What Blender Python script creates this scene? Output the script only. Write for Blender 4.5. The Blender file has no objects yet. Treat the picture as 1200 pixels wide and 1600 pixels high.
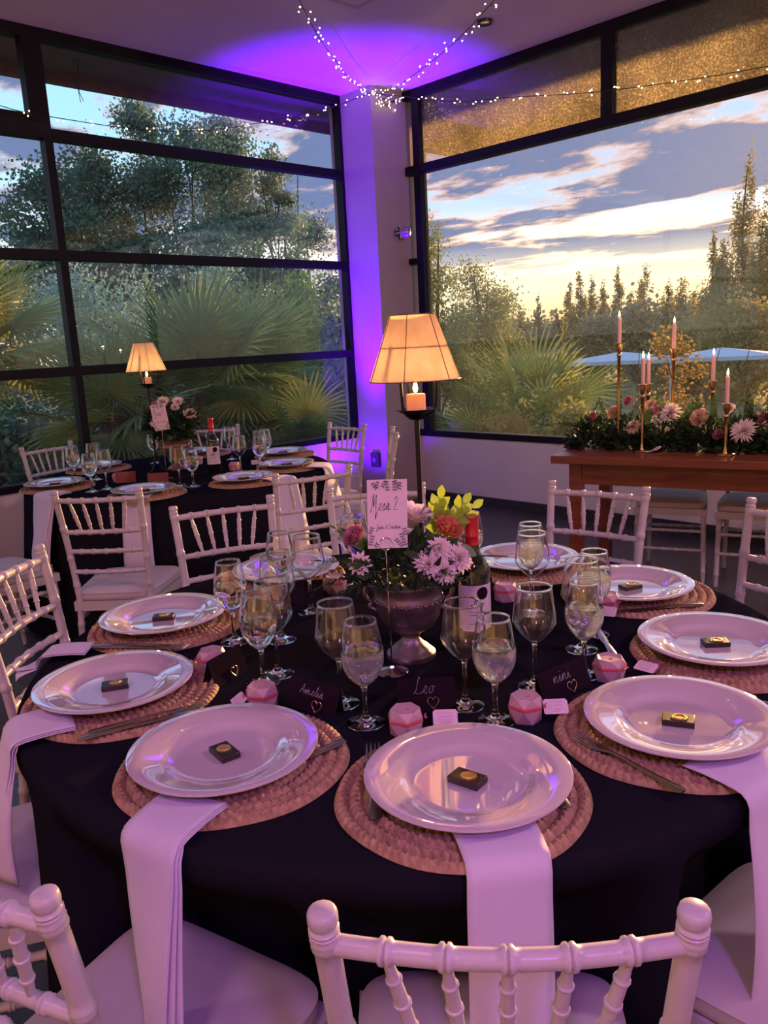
import bpy, bmesh, math, random
from mathutils import Matrix, Vector, noise
R = math.radians
PI = math.pi
scene = bpy.context.scene
col = scene.collection

# ------------------------------------------------------------------ camera
cam_d = bpy.data.cameras.new('camera')
cam = bpy.data.objects.new('camera', cam_d)
col.objects.link(cam)
cam_d.sensor_fit = 'VERTICAL'
cam_d.sensor_height = 36.0
cam_d.lens = 1266.77 / 1600.0 * 36.0
cam_d.clip_start = 0.02
cam_d.clip_end = 2000
_r = Vector((0.70879553, -0.70360114, -0.05054038))
_u = Vector((0.18036315, 0.1114971, 0.97726022))
_f = Vector((0.6819663, 0.70179329, -0.20593237))
CAM = Vector((0, 0, 1.44))
cam.matrix_world = Matrix(((_r.x, _u.x, -_f.x, CAM.x), (_r.y, _u.y, -_f.y, CAM.y),
                           (_r.z, _u.z, -_f.z, CAM.z), (0, 0, 0, 1)))
scene.camera = cam

# ------------------------------------------------------------------ colour management, cycles limits
vs = scene.view_settings
vs.view_transform = 'Standard'
vs.look = 'None'
vs.gamma = 1.0
vs.use_curve_mapping = False
vs.exposure = 0.22
cy = scene.cycles
cy.max_bounces = 14
cy.diffuse_bounces = 3
cy.glossy_bounces = 4
cy.transmission_bounces = 12
cy.transparent_max_bounces = 16
cy.caustics_reflective = False
cy.caustics_refractive = False
cy.sample_clamp_indirect = 6.0
cy.use_denoising = True
cy.use_adaptive_sampling = True
cy.adaptive_threshold = 0.05

# ------------------------------------------------------------------ node helpers
def nn(nt, typ, **kw):
    n = nt.nodes.new(typ)
    for k, v in kw.items():
        if k.startswith('i_'):
            key = k[2:].replace('_', ' ')
            n.inputs[key].default_value = v
        else:
            setattr(n, k, v)
    return n

def lk(nt, a, b):
    nt.links.new(a, b)

def mathn(nt, op, a, b=None, c=None, clamp=False):
    n = nt.nodes.new('ShaderNodeMath')
    n.operation = op
    n.use_clamp = clamp
    for i, x in enumerate((a, b, c)):
        if x is None:
            continue
        if isinstance(x, (int, float)):
            n.inputs[i].default_value = x
        else:
            nt.links.new(x, n.inputs[i])
    return n.outputs[0]

def mixc(nt, fac, a, b, typ='MIX'):
    n = nt.nodes.new('ShaderNodeMix')
    n.data_type = 'RGBA'
    n.blend_type = typ
    n.clamp_factor = True
    for sock, x in ((n.inputs[0], fac), (n.inputs[6], a), (n.inputs[7], b)):
        if isinstance(x, (int, float)):
            sock.default_value = x
        elif isinstance(x, (tuple, list)):
            sock.default_value = (*x, 1.0) if len(x) == 3 else x
        else:
            nt.links.new(x, sock)
    return n.outputs[2]

def ramp(nt, fac, stops, interp='LINEAR'):
    n = nt.nodes.new('ShaderNodeValToRGB')
    n.color_ramp.interpolation = interp
    el = n.color_ramp.elements
    while len(el) < len(stops):
        el.new(0.5)
    for e, (p, c) in zip(el, stops):
        e.position = p
        e.color = (*c, 1.0) if len(c) == 3 else c
    nt.links.new(fac, n.inputs[0])
    return n.outputs[0]

# ------------------------------------------------------------------ world: dusk sky with banked clouds
SUN_AZ, SUN_EL = R(16.0), R(6.0)
SUN = Vector((math.cos(SUN_AZ) * math.cos(SUN_EL), math.sin(SUN_AZ) * math.cos(SUN_EL), math.sin(SUN_EL)))
def build_world():
    w = bpy.data.worlds.new('dusk_sky')
    scene.world = w
    w.use_nodes = True
    nt = w.node_tree
    nt.nodes.clear()
    out = nn(nt, 'ShaderNodeOutputWorld')
    bg = nn(nt, 'ShaderNodeBackground')
    tc = nn(nt, 'ShaderNodeTexCoord')
    nrm = nn(nt, 'ShaderNodeVectorMath', operation='NORMALIZE')
    lk(nt, tc.outputs['Generated'], nrm.inputs[0])
    d = nrm.outputs[0]
    sep = nn(nt, 'ShaderNodeSeparateXYZ')
    lk(nt, d, sep.inputs[0])
    z = sep.outputs[2]
    dot = nn(nt, 'ShaderNodeVectorMath', operation='DOT_PRODUCT')
    lk(nt, d, dot.inputs[0])
    dot.inputs[1].default_value = SUN
    sd = mathn(nt, 'MAXIMUM', dot.outputs['Value'], 0.0)
    glow_w = mathn(nt, 'POWER', sd, 4.0)
    glow_n = mathn(nt, 'POWER', sd, 40.0)
    # clear sky: pale near the horizon, blue above
    clear = ramp(nt, z, [(0.0, (0.95, 0.85, 0.66)), (0.09, (0.92, 1.02, 1.08)), (0.22, (0.48, 0.92, 1.3)), (0.5, (0.34, 0.78, 1.35)), (1.0, (0.32, 0.68, 1.3))])
    warm_h = ramp(nt, z, [(0.0, (1.05, 0.58, 0.22)), (0.025, (1.30, 0.92, 0.44)), (0.065, (1.65, 1.38, 0.88)), (0.10, (1.30, 1.14, 0.82)), (0.145, (0.55, 0.72, 1.0)), (0.35, (0.32, 0.64, 1.2)), (1.0, (0.28, 0.60, 1.2))])
    sky = mixc(nt, mathn(nt, 'MULTIPLY', glow_w, 1.25, clamp=True), clear, warm_h)
    # clouds on a flat deck seen in perspective
    den = mathn(nt, 'ADD', mathn(nt, 'MAXIMUM', z, 0.0), 0.06)
    px = mathn(nt, 'DIVIDE', sep.outputs[0], den)
    py = mathn(nt, 'DIVIDE', sep.outputs[1], den)
    cv = nn(nt, 'ShaderNodeCombineXYZ')
    lk(nt, px, cv.inputs[0]); lk(nt, py, cv.inputs[1])
    mp = nn(nt, 'ShaderNodeMapping')
    mp.inputs['Rotation'].default_value = (0, 0, R(-30))
    mp.inputs['Scale'].default_value = (1.15, 0.75, 1.0)
    mp.inputs['Location'].default_value = (1.7, 0.4, 0.0)
    lk(nt, cv.outputs[0], mp.inputs[0])
    n1 = nn(nt, 'ShaderNodeTexNoise', noise_dimensions='3D', i_Scale=1.0, i_Detail=7.0, i_Roughness=0.55, i_Distortion=0.35)
    lk(nt, mp.outputs[0], n1.inputs['Vector'])
    n2 = nn(nt, 'ShaderNodeTexNoise', noise_dimensions='3D', i_Scale=3.4, i_Detail=6.0, i_Roughness=0.6, i_Distortion=0.2)
    lk(nt, mp.outputs[0], n2.inputs['Vector'])
    dens = mathn(nt, 'ADD', mathn(nt, 'MULTIPLY', n1.outputs[0], 0.76), mathn(nt, 'MULTIPLY', n2.outputs[0], 0.24))
    cov = ramp(nt, dens, [(0.445, (0, 0, 0)), (0.515, (1, 1, 1))], 'EASE')
    core = ramp(nt, dens, [(0.455, (0, 0, 0)), (0.525, (1, 1, 1))])
    hz = ramp(nt, z, [(0.05, (0.15, 0.15, 0.15)), (0.105, (1, 1, 1))])
    cov = mathn(nt, 'MULTIPLY', cov, hz)
    cl_body = mixc(nt, mathn(nt, 'MULTIPLY', glow_n, 0.6, clamp=True), (0.15, 0.21, 0.40), (0.20, 0.22, 0.35))
    cl_edge = mixc(nt, mathn(nt, 'MULTIPLY', glow_w, 1.5, clamp=True), (0.66, 0.62, 0.64), (1.35, 0.70, 0.28))
    cl = mixc(nt, core, cl_edge, cl_body)
    skyc = mixc(nt, mathn(nt, 'MULTIPLY', cov, 0.97), sky, cl)
    # glare of the sun sinking behind the trees
    add = mixc(nt, 1.0, skyc, mixc(nt, glow_n, (0, 0, 0), (0.12, 0.08, 0.03)), 'ADD')
    # below the horizon: dull green earth
    fin = mixc(nt, mathn(nt, 'LESS_THAN', z, -0.01), add, (0.07, 0.08, 0.05))
    lk(nt, fin, bg.inputs[0])
    bg.inputs[1].default_value = 1.0
    lk(nt, bg.outputs[0], out.inputs[0])
build_world()

def light(name, typ, loc, power, color, aim=None, **kw):
    ld = bpy.data.lights.new(name, typ)
    ld.energy = power
    ld.color = color
    for k, v in kw.items():
        setattr(ld, k, v)
    o = bpy.data.objects.new(name, ld)
    col.objects.link(o)
    o.location = loc
    if aim is not None:
        dv = Vector(aim) - Vector(loc)
        o.rotation_euler = dv.to_track_quat('-Z', 'Y').to_euler()
    return o

# the low sun
sun = light('sun', 'SUN', (30, 12, 8), 8.5, (1.0, 0.52, 0.17), angle=R(2.0))
sun.rotation_euler = (-SUN).to_track_quat('-Z', 'Y').to_euler()

# violet wash at the corner column (its housing is built below)
light('uplight_beam', 'SPOT', (4.66, 5.20, 0.16), 1800, (0.13, 0.0, 1.0), aim=(4.88, 5.20, 3.4), spot_size=R(46), spot_blend=0.8, shadow_soft_size=0.05)
light('uplight_wash', 'SPOT', (4.62, 5.18, 0.16), 70, (0.13, 0.0, 1.0), aim=(4.95, 5.30, 1.2), spot_size=R(120), spot_blend=0.8, shadow_soft_size=0.05)
# unseen washes behind the camera for the pink-violet cast; last three are added fill
light('hall_wash_pink', 'AREA', (-0.9, 0.1, 3.38), 15.5, (1.0, 0.47, 0.78), aim=(1.3, 1.2, 0.8), shape='DISK', size=0.5)
light('hall_wash_violet', 'SPOT', (-0.4, -1.3, 2.6), 115, (0.52, 0.16, 1.0), aim=(0.75, 0.5, 0.55), spot_size=R(62), spot_blend=0.9, shadow_soft_size=0.15)
light('hall_fill_rear', 'AREA', (-1.8, 2.6, 3.38), 20, (1.0, 0.54, 0.76), aim=(2.6, 3.6, 0.7), shape='DISK', size=0.5)  # added pink fill towards the rear table, no fitting modelled
light('hall_fill_ceiling', 'SPOT', (-2.6, 4.6, 0.25), 110, (1.0, 0.50, 0.85), aim=(-0.6, 4.2, 3.4), spot_size=R(100), spot_blend=0.9, shadow_soft_size=0.1)  # unseen lamp added to brighten the ceiling
light('hall_fill_side', 'AREA', (2.9, -1.6, 3.38), 66, (1.0, 0.60, 0.78), aim=(5.0, 3.0, 0.5), shape='DISK', size=0.5)  # added fill that lifts the right wall and wooden table

# ------------------------------------------------------------------ mesh building
class MB:
    def __init__(self):
        self.v = []
        self.f = []
    def add(self, vs_, fs, M=None):
        b = len(self.v)
        if M is None:
            self.v.extend([tuple(p) for p in vs_])
        else:
            self.v.extend([tuple(M @ Vector(p)) for p in vs_])
        self.f.extend([tuple(i + b for i in q) for q in fs])
        return self
    def box(self, x0, x1, y0, y1, z0, z1, M=None):
        vs_ = [(x0, y0, z0), (x1, y0, z0), (x1, y1, z0), (x0, y1, z0), (x0, y0, z1), (x1, y0, z1), (x1, y1, z1), (x0, y1, z1)]
        fs = [(0, 3, 2, 1), (4, 5, 6, 7), (0, 1, 5, 4), (1, 2, 6, 5), (2, 3, 7, 6), (3, 0, 4, 7)]
        return self.add(vs_, fs, M)
    def lathe(self, prof, seg=24, M=None, closed=False, caps=True):
        vs_, fs = [], []
        n = len(prof)
        for (r, z) in prof:
            for k in range(seg):
                a = 2 * PI * k / seg
                vs_.append((r * math.cos(a), r * math.sin(a), z))
        rng = n if closed else n - 1
        for i in range(rng):
            j = (i + 1) % n
            for k in range(seg):
                k2 = (k + 1) % seg
                fs.append((i * seg + k, i * seg + k2, j * seg + k2, j * seg + k))
        if caps and not closed:
            if prof[0][0] > 1e-6:
                fs.append(tuple(range(seg - 1, -1, -1)))
            if prof[-1][0] > 1e-6:
                fs.append(tuple((n - 1) * seg + k for k in range(seg)))
        return self.add(vs_, fs, M)
    def tube(self, pts, rad, seg=8, M=None, caps=True):
        pts = [Vector(p) for p in pts]
        n = len(pts)
        rr = rad if isinstance(rad, (list, tuple)) else [rad] * n
        vs_, fs = [], []
        t0 = (pts[1] - pts[0]).normalized()
        ref = Vector((0, 0, 1)) if abs(t0.z) < 0.9 else Vector((1, 0, 0))
        nx = t0.cross(ref).normalized()
        for i in range(n):
            if i == 0:
                t = (pts[1] - pts[0])
            elif i == n - 1:
                t = (pts[-1] - pts[-2])
            else:
                t = (pts[i + 1] - pts[i - 1])
            if t.length < 1e-9:
                t = t0
            t = t.normalized()
            nx = (nx - t * nx.dot(t))
            nx = nx.normalized() if nx.length > 1e-6 else t.orthogonal().normalized()
            ny = t.cross(nx)
            for k in range(seg):
                a = 2 * PI * k / seg
                vs_.append(pts[i] + (nx * math.cos(a) + ny * math.sin(a)) * rr[i])
        for i in range(n - 1):
            for k in range(seg):
                k2 = (k + 1) % seg
                fs.append((i * seg + k, i * seg + k2, (i + 1) * seg + k2, (i + 1) * seg + k))
        if caps:
            fs.append(tuple(range(seg - 1, -1, -1)))
            fs.append(tuple((n - 1) * seg + k for k in range(seg)))
        return self.add(vs_, fs, M)
    def grid(self, rows, M=None, closed=False):
        n, m = len(rows), len(rows[0])
        vs_ = [p for r in rows for p in r]
        fs = []
        for i in range(n - 1):
            for j in range(m if closed else m - 1):
                j2 = (j + 1) % m
                fs.append((i * m + j, i * m + j2, (i + 1) * m + j2, (i + 1) * m + j))
        return self.add(vs_, fs, M)
    def prism(self, outline, z0, z1, M=None):
        n = len(outline)
        vs_ = [(x, y, z0) for x, y in outline] + [(x, y, z1) for x, y in outline]
        fs = [tuple(range(n - 1, -1, -1)), tuple(range(n, 2 * n))]
        for i in range(n):
            j = (i + 1) % n
            fs.append((i, j, n + j, n + i))
        return self.add(vs_, fs, M)
    def mesh(self, name, m, smooth=35):
        me = bpy.data.meshes.new(name)
        me.from_pydata(self.v, [], self.f)
        me.validate()
        if smooth is not None:
            me.polygons.foreach_set('use_smooth', [True] * len(me.polygons))
            if smooth < 180:
                me.set_sharp_from_angle(angle=R(smooth))
        if m is not None:
            me.materials.append(m)
        me.update()
        return me
    def obj(self, name, m, parent=None, smooth=35, loc=None):
        return mobj(name, self.mesh(name, m, smooth), parent, loc)

def mobj(name, me, parent=None, loc=None, rz=None):
    o = bpy.data.objects.new(name, me)
    col.objects.link(o)
    if parent is not None:
        o.parent = parent
    if loc is not None:
        o.location = loc
    if rz is not None:
        o.rotation_euler = (0, 0, rz)
    return o

def tag(o, label, cat=None, group=None, kind=None):
    o['label'] = label
    if cat:
        o['category'] = cat
    if group:
        o['group'] = group
    if kind:
        o['kind'] = kind
    return o

def thing(name, label, cat, loc=(0, 0, 0), rz=0.0, group=None):
    o = bpy.data.objects.new(name, None)
    o.empty_display_size = 0.05
    col.objects.link(o)
    o.location = loc
    o.rotation_euler = (0, 0, rz)
    return tag(o, label, cat, group)

def struct(name, mb, m, label, parent=None, smooth=35):
    o = mb.obj(name, m, parent, smooth)
    if parent is None:
        tag(o, label, None, None, 'structure')
    return o

def solidify(o, t, offset=0.0):
    md = o.modifiers.new('thickness', 'SOLIDIFY')
    md.thickness = t
    md.offset = offset
    return o

def bevel(o, w, seg=2):
    md = o.modifiers.new('bevel', 'BEVEL')
    md.width = w
    md.segments = seg
    md.limit_method = 'ANGLE'
    md.angle_limit = R(40)
    return o

def RZ(a):
    return Matrix.Rotation(a, 4, 'Z')
def RX(a):
    return Matrix.Rotation(a, 4, 'X')
def RY(a):
    return Matrix.Rotation(a, 4, 'Y')
def TR(x, y, z):
    return Matrix.Translation((x, y, z))

def catmull(pts, n=6):
    pts = [Vector(p) for p in pts]
    out = []
    for i in range(len(pts) - 1):
        p0 = pts[max(i - 1, 0)]; p1 = pts[i]; p2 = pts[i + 1]; p3 = pts[min(i + 2, len(pts) - 1)]
        for k in range(n):
            t = k / n
            out.append(0.5 * ((2 * p1) + (p2 - p0) * t + (2 * p0 - 5 * p1 + 4 * p2 - p3) * t * t + (3 * p1 - p0 - 3 * p2 + p3) * t ** 3))
    out.append(pts[-1])
    return out

# ------------------------------------------------------------------ materials
MATS = {}
def pmat(name, color, rough=0.5, metal=0.0, var=0.0, vscale=12.0, bump=0.0, bscale=60.0, spec=0.5, coat=0.0, sheen=0.0, color2=None, emis=None, estr=0.0, trans=0.0, ior=1.45, cior=1.5, sub=0.0, bdist=0.002):
    if name in MATS:
        return MATS[name]
    m = bpy.data.materials.new(name)
    m.use_nodes = True
    nt = m.node_tree
    b = nt.nodes['Principled BSDF']
    b.inputs['Base Color'].default_value = (*color, 1)
    b.inputs['Roughness'].default_value = rough
    b.inputs['Metallic'].default_value = metal
    b.inputs['Specular IOR Level'].default_value = spec
    b.inputs['Coat Weight'].default_value = coat
    b.inputs['Coat IOR'].default_value = cior
    b.inputs['Sheen Weight'].default_value = sheen
    b.inputs['Transmission Weight'].default_value = trans
    b.inputs['IOR'].default_value = ior
    if sub > 0:
        b.inputs['Subsurface Weight'].default_value = sub
        b.inputs['Subsurface Radius'].default_value = (0.02, 0.01, 0.006)
    if emis:
        b.inputs['Emission Color'].default_value = (*emis, 1)
        b.inputs['Emission Strength'].default_value = estr
    if var > 0 or color2 or bump > 0:
        tc = nn(nt, 'ShaderNodeTexCoord')
        if var > 0 or color2:
            n = nn(nt, 'ShaderNodeTexNoise', i_Scale=vscale, i_Detail=4.0, i_Roughness=0.6)
            lk(nt, tc.outputs['Object'], n.inputs['Vector'])
            c2 = color2 or tuple(c * (1 - var) for c in color)
            lk(nt, ramp(nt, n.outputs[0], [(0.35, color), (0.68, c2)]), b.inputs['Base Color'])
        if bump > 0:
            n2 = nn(nt, 'ShaderNodeTexNoise', i_Scale=bscale, i_Detail=3.0)
            lk(nt, tc.outputs['Object'], n2.inputs['Vector'])
            bp = nn(nt, 'ShaderNodeBump', i_Strength=bump, i_Distance=bdist)
            lk(nt, n2.outputs[0], bp.inputs['Height'])
            lk(nt, bp.outputs[0], b.inputs['Normal'])
    MATS[name] = m
    return m

def leafmat(name, c1, c2, vscale=3.0, rough=0.55, trans=0.35, spec=0.4):
    m = bpy.data.materials.new(name)
    m.use_nodes = True
    nt = m.node_tree
    b = nt.nodes['Principled BSDF']
    out = nt.nodes['Material Output']
    tc = nn(nt, 'ShaderNodeTexCoord')
    n = nn(nt, 'ShaderNodeTexNoise', i_Scale=vscale, i_Detail=5.0, i_Roughness=0.7)
    lk(nt, tc.outputs['Object'], n.inputs['Vector'])
    c = ramp(nt, n.outputs[0], [(0.35, c1), (0.65, c2)])
    lk(nt, c, b.inputs['Base Color'])
    b.inputs['Roughness'].default_value = rough
    b.inputs['Specular IOR Level'].default_value = spec
    t = nn(nt, 'ShaderNodeBsdfTranslucent')
    lk(nt, c, t.inputs[0])
    mx = nn(nt, 'ShaderNodeMixShader')
    mx.inputs[0].default_value = trans
    lk(nt, b.outputs[0], mx.inputs[1]); lk(nt, t.outputs[0], mx.inputs[2])
    lk(nt, mx.outputs[0], out.inputs[0])
    return m

def emat(name, color, strength):
    m = bpy.data.materials.new(name)
    m.use_nodes = True
    nt = m.node_tree
    nt.nodes.clear()
    e = nn(nt, 'ShaderNodeEmission')
    e.inputs[0].default_value = (*color, 1)
    e.inputs[1].default_value = strength
    o = nn(nt, 'ShaderNodeOutputMaterial')
    lk(nt, e.outputs[0], o.inputs[0])
    return m

def glassmat(name, rough=0.0, color=(1, 1, 1), ior=1.5):
    m = bpy.data.materials.new(name)
    m.use_nodes = True
    nt = m.node_tree
    nt.nodes.clear()
    g = nn(nt, 'ShaderNodeBsdfGlass')
    g.inputs['Color'].default_value = (*color, 1)
    g.inputs['Roughness'].default_value = rough
    g.inputs['IOR'].default_value = ior
    o = nn(nt, 'ShaderNodeOutputMaterial')
    lk(nt, g.outputs[0], o.inputs[0])
    return m

def panemat(name, film, speck, scale, filmcol=(0.8, 0.78, 0.72)):
    """clear pane with a dusty, speckled film that scatters light"""
    m = bpy.data.materials.new(name)
    m.use_nodes = True
    nt = m.node_tree
    nt.nodes.clear()
    o = nn(nt, 'ShaderNodeOutputMaterial')
    tr = nn(nt, 'ShaderNodeBsdfTransparent')
    gl = nn(nt, 'ShaderNodeBsdfGlossy')
    gl.inputs['Roughness'].default_value = 0.0
    lw = nn(nt, 'ShaderNodeLayerWeight')
    fr = mathn(nt, 'ADD', mathn(nt, 'MULTIPLY', mathn(nt, 'POWER', lw.outputs['Facing'], 5.0), 0.9), 0.028)
    mx = nn(nt, 'ShaderNodeMixShader')
    lk(nt, fr, mx.inputs[0]); lk(nt, tr.outputs[0], mx.inputs[1]); lk(nt, gl.outputs[0], mx.inputs[2])
    tl = nn(nt, 'ShaderNodeBsdfTranslucent')
    tl.inputs[0].default_value = (*filmcol, 1)
    df = nn(nt, 'ShaderNodeBsdfDiffuse')
    df.inputs[0].default_value = (*filmcol, 1)
    ml = nn(nt, 'ShaderNodeMixShader')
    ml.inputs[0].default_value = 0.2
    lk(nt, tl.outputs[0], ml.inputs[1]); lk(nt, df.outputs[0], ml.inputs[2])
    tc = nn(nt, 'ShaderNodeTexCoord')
    n1 = nn(nt, 'ShaderNodeTexNoise', i_Scale=scale, i_Detail=3.0, i_Roughness=0.7)
    lk(nt, tc.outputs['Object'], n1.inputs['Vector'])
    n2 = nn(nt, 'ShaderNodeTexNoise', i_Scale=2.2, i_Detail=3.0, i_Roughness=0.6)
    lk(nt, tc.outputs['Object'], n2.inputs['Vector'])
    sp = ramp(nt, n1.outputs[0], [(0.50, (0, 0, 0)), (0.66, (1, 1, 1))])
    pa = ramp(nt, n2.outputs[0], [(0.3, (0.35, 0.35, 0.35)), (0.7, (1, 1, 1))])
    fac = mathn(nt, 'MULTIPLY', mathn(nt, 'ADD', mathn(nt, 'MULTIPLY', sp, speck), film), pa, clamp=True)
    m2 = nn(nt, 'ShaderNodeMixShader')
    lk(nt, fac, m2.inputs[0]); lk(nt, mx.outputs[0], m2.inputs[1]); lk(nt, ml.outputs[0], m2.inputs[2])
    lk(nt, m2.outputs[0], o.inputs[0])
    return m

M_ceil = pmat('ceiling_paint', (0.70, 0.60, 0.62), 0.8, var=0.08, vscale=1.5)
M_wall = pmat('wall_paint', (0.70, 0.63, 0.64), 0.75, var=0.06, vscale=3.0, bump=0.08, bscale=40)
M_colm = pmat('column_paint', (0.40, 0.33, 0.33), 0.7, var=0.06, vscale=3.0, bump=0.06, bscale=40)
M_black = pmat('black_frame', (0.007, 0.006, 0.009), 0.5, spec=0.2, var=0.3, vscale=8)
M_base = pmat('dark_baseboard', (0.035, 0.032, 0.036), 0.5)
M_tile = pmat('floor_tile', (0.070, 0.066, 0.076), 0.30, var=0.3, vscale=2.2, color2=(0.045, 0.043, 0.050), bump=0.05, bscale=25)
M_grout = pmat('floor_grout', (0.03, 0.028, 0.03), 0.8)
M_soffit = pmat('soffit_board', (0.20, 0.18, 0.16), 0.85, var=0.2, vscale=4, bump=0.3, bscale=120)
M_fascia = pmat('fascia_wood', (0.13, 0.085, 0.07), 0.6, var=0.4, vscale=10)
M_pane_l = panemat('pane_left', 0.003, 0.035, 130)
M_pane_r = panemat('pane_right', 0.010, 0.05, 110)
M_pane_t = panemat('pane_transom', 0.10, 0.40, 85, (0.75, 0.66, 0.48))
# ================================================================== the room
XR, YL, ZC = 5.41, 5.46, 3.48
X0, Y0 = -3.6, -3.6
floor = struct('floor', MB().box(X0, XR, Y0, YL, -0.12, -0.012), M_grout, 'dark grey tiled floor')
tile_me = MB().box(-0.299, 0.299, -0.299, 0.299, -0.014, 0.0).mesh('tile', M_tile, None)
for i in range(15):
    for j in range(15):
        tx, ty = XR - 0.30 - 0.6 * i, YL - 0.30 - 0.6 * j
        if tx < X0 + 0.28 or ty < Y0 + 0.28:
            continue
        t_ = mobj('tile', tile_me, floor, (tx, ty, random.Random(i * 31 + j).uniform(-0.0008, 0.0)))
struct('ceiling', MB().box(X0, XR + 0.12, Y0, YL + 0.12, ZC, ZC + 0.12), M_ceil, 'mauve painted ceiling')
struct('wall_left', MB().box(X0, 5.03, YL, YL + 0.14, -0.1, 0.588), M_wall, 'low wall under the left window')
struct('wall_right', MB().box(XR, XR + 0.14, Y0, 5.08, -0.1, 0.583), M_wall, 'low wall under the right window')
struct('wall_back', MB().box(X0 - 0.14, X0, Y0, YL + 0.1, -0.1, ZC), M_wall, 'plain wall behind the camera')
struct('wall_near', MB().box(X0, XR + 0.1, Y0 - 0.14, Y0, -0.1, ZC), M_wall, 'plain wall beside the camera')
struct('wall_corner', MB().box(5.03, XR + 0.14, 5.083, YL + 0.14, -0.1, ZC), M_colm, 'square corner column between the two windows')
struct('baseboard_right', MB().box(XR - 0.016, XR, Y0, 5.083, 0.0, 0.085), M_base, 'dark baseboard under the right window')
struct('baseboard_left', MB().box(X0, 5.03, YL - 0.016, YL, 0.0, 0.085), M_base, 'dark baseboard under the left window')

def window(name, label):
    o = bpy.data.objects.new(name, None)
    col.objects.link(o)
    return tag(o, label, None, None, 'structure')
# left window, in the plane y = YL
w1 = window('window_1', 'black framed window wall with four rows of panes looking on palms')
ya, yb = YL - 0.01, YL + 0.07
def fr1(x0, x1, z0, z1, nm='frame_bar'):
    MB().box(x0, x1, ya, yb, z0, z1).obj(nm, M_black, w1)
fr1(X0, 5.03, 3.412, ZC, 'head_beam')
fr1(X0, 5.03, 0.588, 0.636, 'sill')
fr1(5.0, 5.03, 0.636, 3.412, 'jamb')
for (a, b) in ((2.822, 2.888), (2.072, 2.136), (1.315, 1.379)):
    fr1(2.49, 5.0, a, b, 'rail')
    fr1(X0, 2.436 if b < 2.8 else 2.362, a, b if b < 2.8 else 2.962, 'rail')
fr1(2.436, 2.49, 0.636, 2.822, 'mullion')
fr1(2.362, 2.488, 2.822, 3.412, 'mullion')
fr1(-0.15, -0.09, 0.636, 3.412, 'mullion')
gy = YL + 0.032
for (xa, xb) in ((2.49, 5.0), (-0.09, 2.436), (X0, -0.15)):
    for (za, zb) in ((0.636, 1.315), (1.379, 2.072), (2.136, 2.822), (2.888 if xa > 2 else 2.962, 3.412)):
        x_b = 2.362 if (xb == 2.436 and za > 2.8) else xb
        MB().box(xa, x_b, gy - 0.003, gy + 0.003, za, zb).obj('pane', M_pane_l, w1, None)
# right window, in the plane x = XR
w2 = window('window_2', 'black framed picture window with transom lights looking at the sunset')
xa_, xb_ = XR - 0.01, XR + 0.07
def fr2(y0, y1, z0, z1, nm='frame_bar'):
    MB().box(xa_, xb_, y0, y1, z0, z1).obj(nm, M_black, w2)
fr2(Y0, 5.083, 3.410, ZC, 'head_beam')
fr2(Y0, 5.083, 0.583, 0.636, 'sill')
fr2(Y0, 5.083, 2.814, 2.884, 'rail')
fr2(4.908, 4.983, 0.636, 2.814, 'post')
fr2(4.908, 4.983, 2.884, 3.410, 'post')
fr2(3.112, 3.20, 2.884, 3.410, 'mullion')
fr2(1.25, 1.33, 2.884, 3.410, 'mullion')
fr2(1.25, 1.33, 0.636, 2.814, 'post')
fr2(4.983, 5.083, 2.083, 2.131, 'rail')
gx = XR + 0.032
for (y_a, y_b, za, zb, mt) in ((1.33, 4.908, 0.636, 2.814, M_pane_r), (Y0, 1.25, 0.636, 2.814, M_pane_r),
                               (4.983, 5.083, 0.636, 2.083, M_pane_r), (4.983, 5.083, 2.131, 2.814, M_pane_r),
                               (4.983, 5.083, 2.884, 3.41, M_pane_t), (3.20, 4.908, 2.884, 3.41, M_pane_t),
                               (1.33, 3.112, 2.884, 3.41, M_pane_t), (Y0, 1.25, 2.884, 3.41, M_pane_t)):
    MB().box(gx - 0.003, gx + 0.003, y_a, y_b, za, zb).obj('pane', mt, w2, None)

# roof overhang outside both windows
struct('roof_overhang', MB().box(-4.0, 7.42, YL + 0.14, 6.21, 3.50, 3.62).box(XR + 0.14, 7.42, -4.0, YL + 0.14, 3.50, 3.62), M_soffit, 'grey plastered roof overhang outside the windows')
struct('trim_1', MB().box(-4.0, 7.46, 6.21, 6.25, 3.405, 3.64), M_fascia, 'brown wooden fascia board of the overhang')
struct('trim_2', MB().box(7.42, 7.46, -4.0, 6.21, 3.41, 3.64), M_fascia, 'brown wooden fascia board above the sunset view')

# ------------------------------------------------------------------ fittings on ceiling and column
M_beige = pmat('beige_fixture', (0.55, 0.45, 0.36), 0.6)
M_chrome = pmat('chrome', (0.75, 0.74, 0.76), 0.12, metal=1.0)
M_dark = pmat('dark_fixture', (0.03, 0.03, 0.035), 0.4)
t = thing('ceiling_box', 'beige square ceiling light box at the top edge', 'ceiling light', (3.42, 3.54, ZC))
bevel(MB().box(-0.31, 0.31, -0.31, 0.31, -0.10, 0.0).obj('housing', M_beige, t), 0.01)
MB().box(-0.25, 0.25, -0.25, 0.25, -0.104, -0.099).obj('diffuser', pmat('diffuser', (0.7, 0.62, 0.55), 0.5), t)
t = thing('ceiling_spot', 'small dark round ceiling spot beside the right string of lights', 'ceiling light', (4.72, 3.66, ZC))
MB().lathe([(0.001, -0.012), (0.03, -0.012), (0.05, -0.02), (0.052, -0.008), (0.052, 0.0)], 20).obj('ring', M_dark, t)
MB().lathe([(0.001, -0.016), (0.028, -0.014), (0.03, -0.011)], 16).obj('lens', M_chrome, t)
t = thing('wall_spotlight', 'small round chrome spotlight high on the corner column', 'wall light', (5.27, 5.083, 2.34))
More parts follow.
